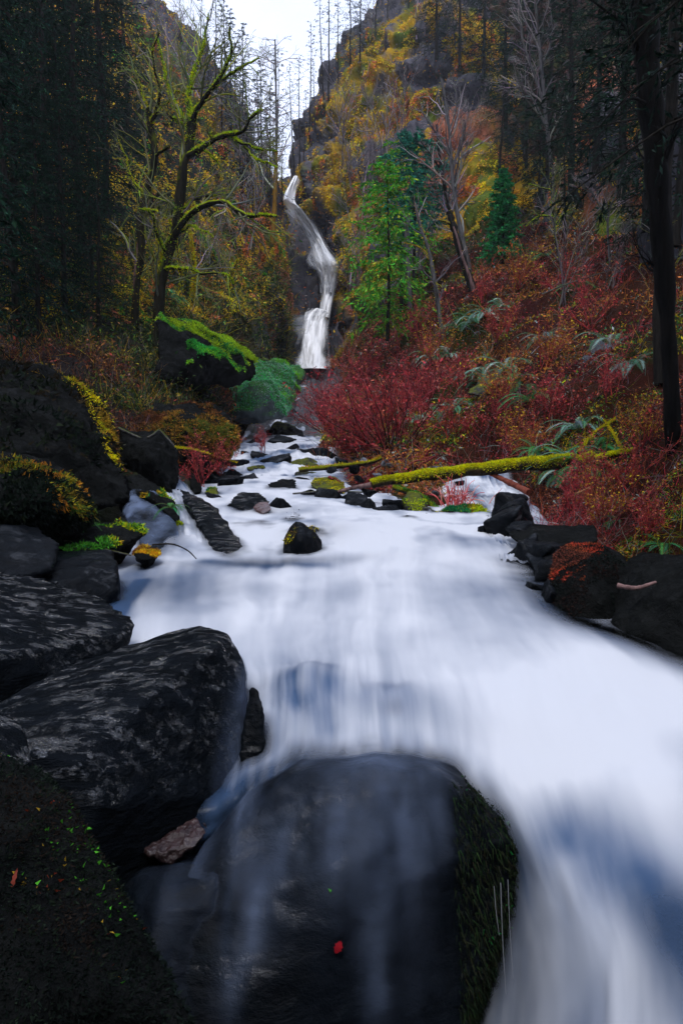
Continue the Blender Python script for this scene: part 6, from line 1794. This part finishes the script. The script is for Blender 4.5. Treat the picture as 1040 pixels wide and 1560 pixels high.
# overcast: a nearly colourless cloud layer, slightly uneven, over the sky
cl = k.noise(k.mapping(k.coord('Generated'), (1, 1, 2.5)), 1.6, 5, 0.6)
cloud = k.ramp(cl, [(0.25, (6.8, 7.8, 10.8)), (0.75, (9.4, 10.2, 12.6))])
c = k.mix(0.86, sky.outputs[0], cloud)
bg = k.n('ShaderNodeBackground'); bg.inputs['Strength'].default_value = 0.125
k.link(c, bg.inputs['Color'])
out = k.n('ShaderNodeOutputWorld'); k.link(bg.outputs[0], out.inputs['Surface'])

sl = bpy.data.lights.new('sun', 'SUN'); sl.energy = 1.5; sl.angle = RAD(14); sl.color = (1.0, 0.97, 0.93)
so = bpy.data.objects.new('sun', sl)
d = Vector((math.sin(RAD(SUN_AZ)) * math.cos(RAD(SUN_EL)), math.cos(RAD(SUN_AZ)) * math.cos(RAD(SUN_EL)), math.sin(RAD(SUN_EL))))
so.rotation_euler = d.to_track_quat('Z', 'Y').to_euler()
COL.objects.link(so)

vs = scene.view_settings
scene.display_settings.display_device = 'sRGB'
vs.view_transform = 'Standard'; vs.look = 'None'; vs.exposure = EXPOSURE; vs.gamma = 1
cy = scene.cycles
cy.use_denoising = True
cy.max_bounces = 6; cy.diffuse_bounces = 3; cy.glossy_bounces = 3; cy.transparent_max_bounces = 16
cy.volume_bounces = 0
cy.use_adaptive_sampling = True; cy.adaptive_threshold = 0.02
cy.caustics_reflective = False; cy.caustics_refractive = False

# the misty air of the gorge
bpy.context.view_layer.update()
lo = np.full(3, 1e9); hi = np.full(3, -1e9)
for o in list(scene.objects):
    if o.type != 'MESH': continue
    for c in o.bound_box:
        q = np.array(o.matrix_world @ Vector(c)); lo = np.minimum(lo, q); hi = np.maximum(hi, q)
lo -= 1.0; hi += 1.0
print('BOX', lo, hi)
V = [(x, y, z) for z in (lo[2], hi[2]) for y in (lo[1], hi[1]) for x in (lo[0], hi[0])]
m = bpy.data.materials.new('air'); m.use_nodes = True; nt = m.node_tree; nt.nodes.clear()
k = NT(nt); pv = k.n('ShaderNodeVolumePrincipled'); pv.inputs['Density'].default_value = HAZE; pv.inputs['Color'].default_value = (.86, .90, 1.0, 1)
pv.inputs['Anisotropy'].default_value = 0.3
o_ = k.n('ShaderNodeOutputMaterial'); k.link(pv.outputs[0], o_.inputs['Volume'])
tag(mesh('haze', V, np.array([(0, 2, 3, 1), (4, 5, 7, 6), (0, 1, 5, 4), (2, 6, 7, 3), (0, 4, 6, 2), (1, 3, 7, 5)]), m, smooth=False), 'thin cool mist filling the gorge', 'mist', kind='stuff')
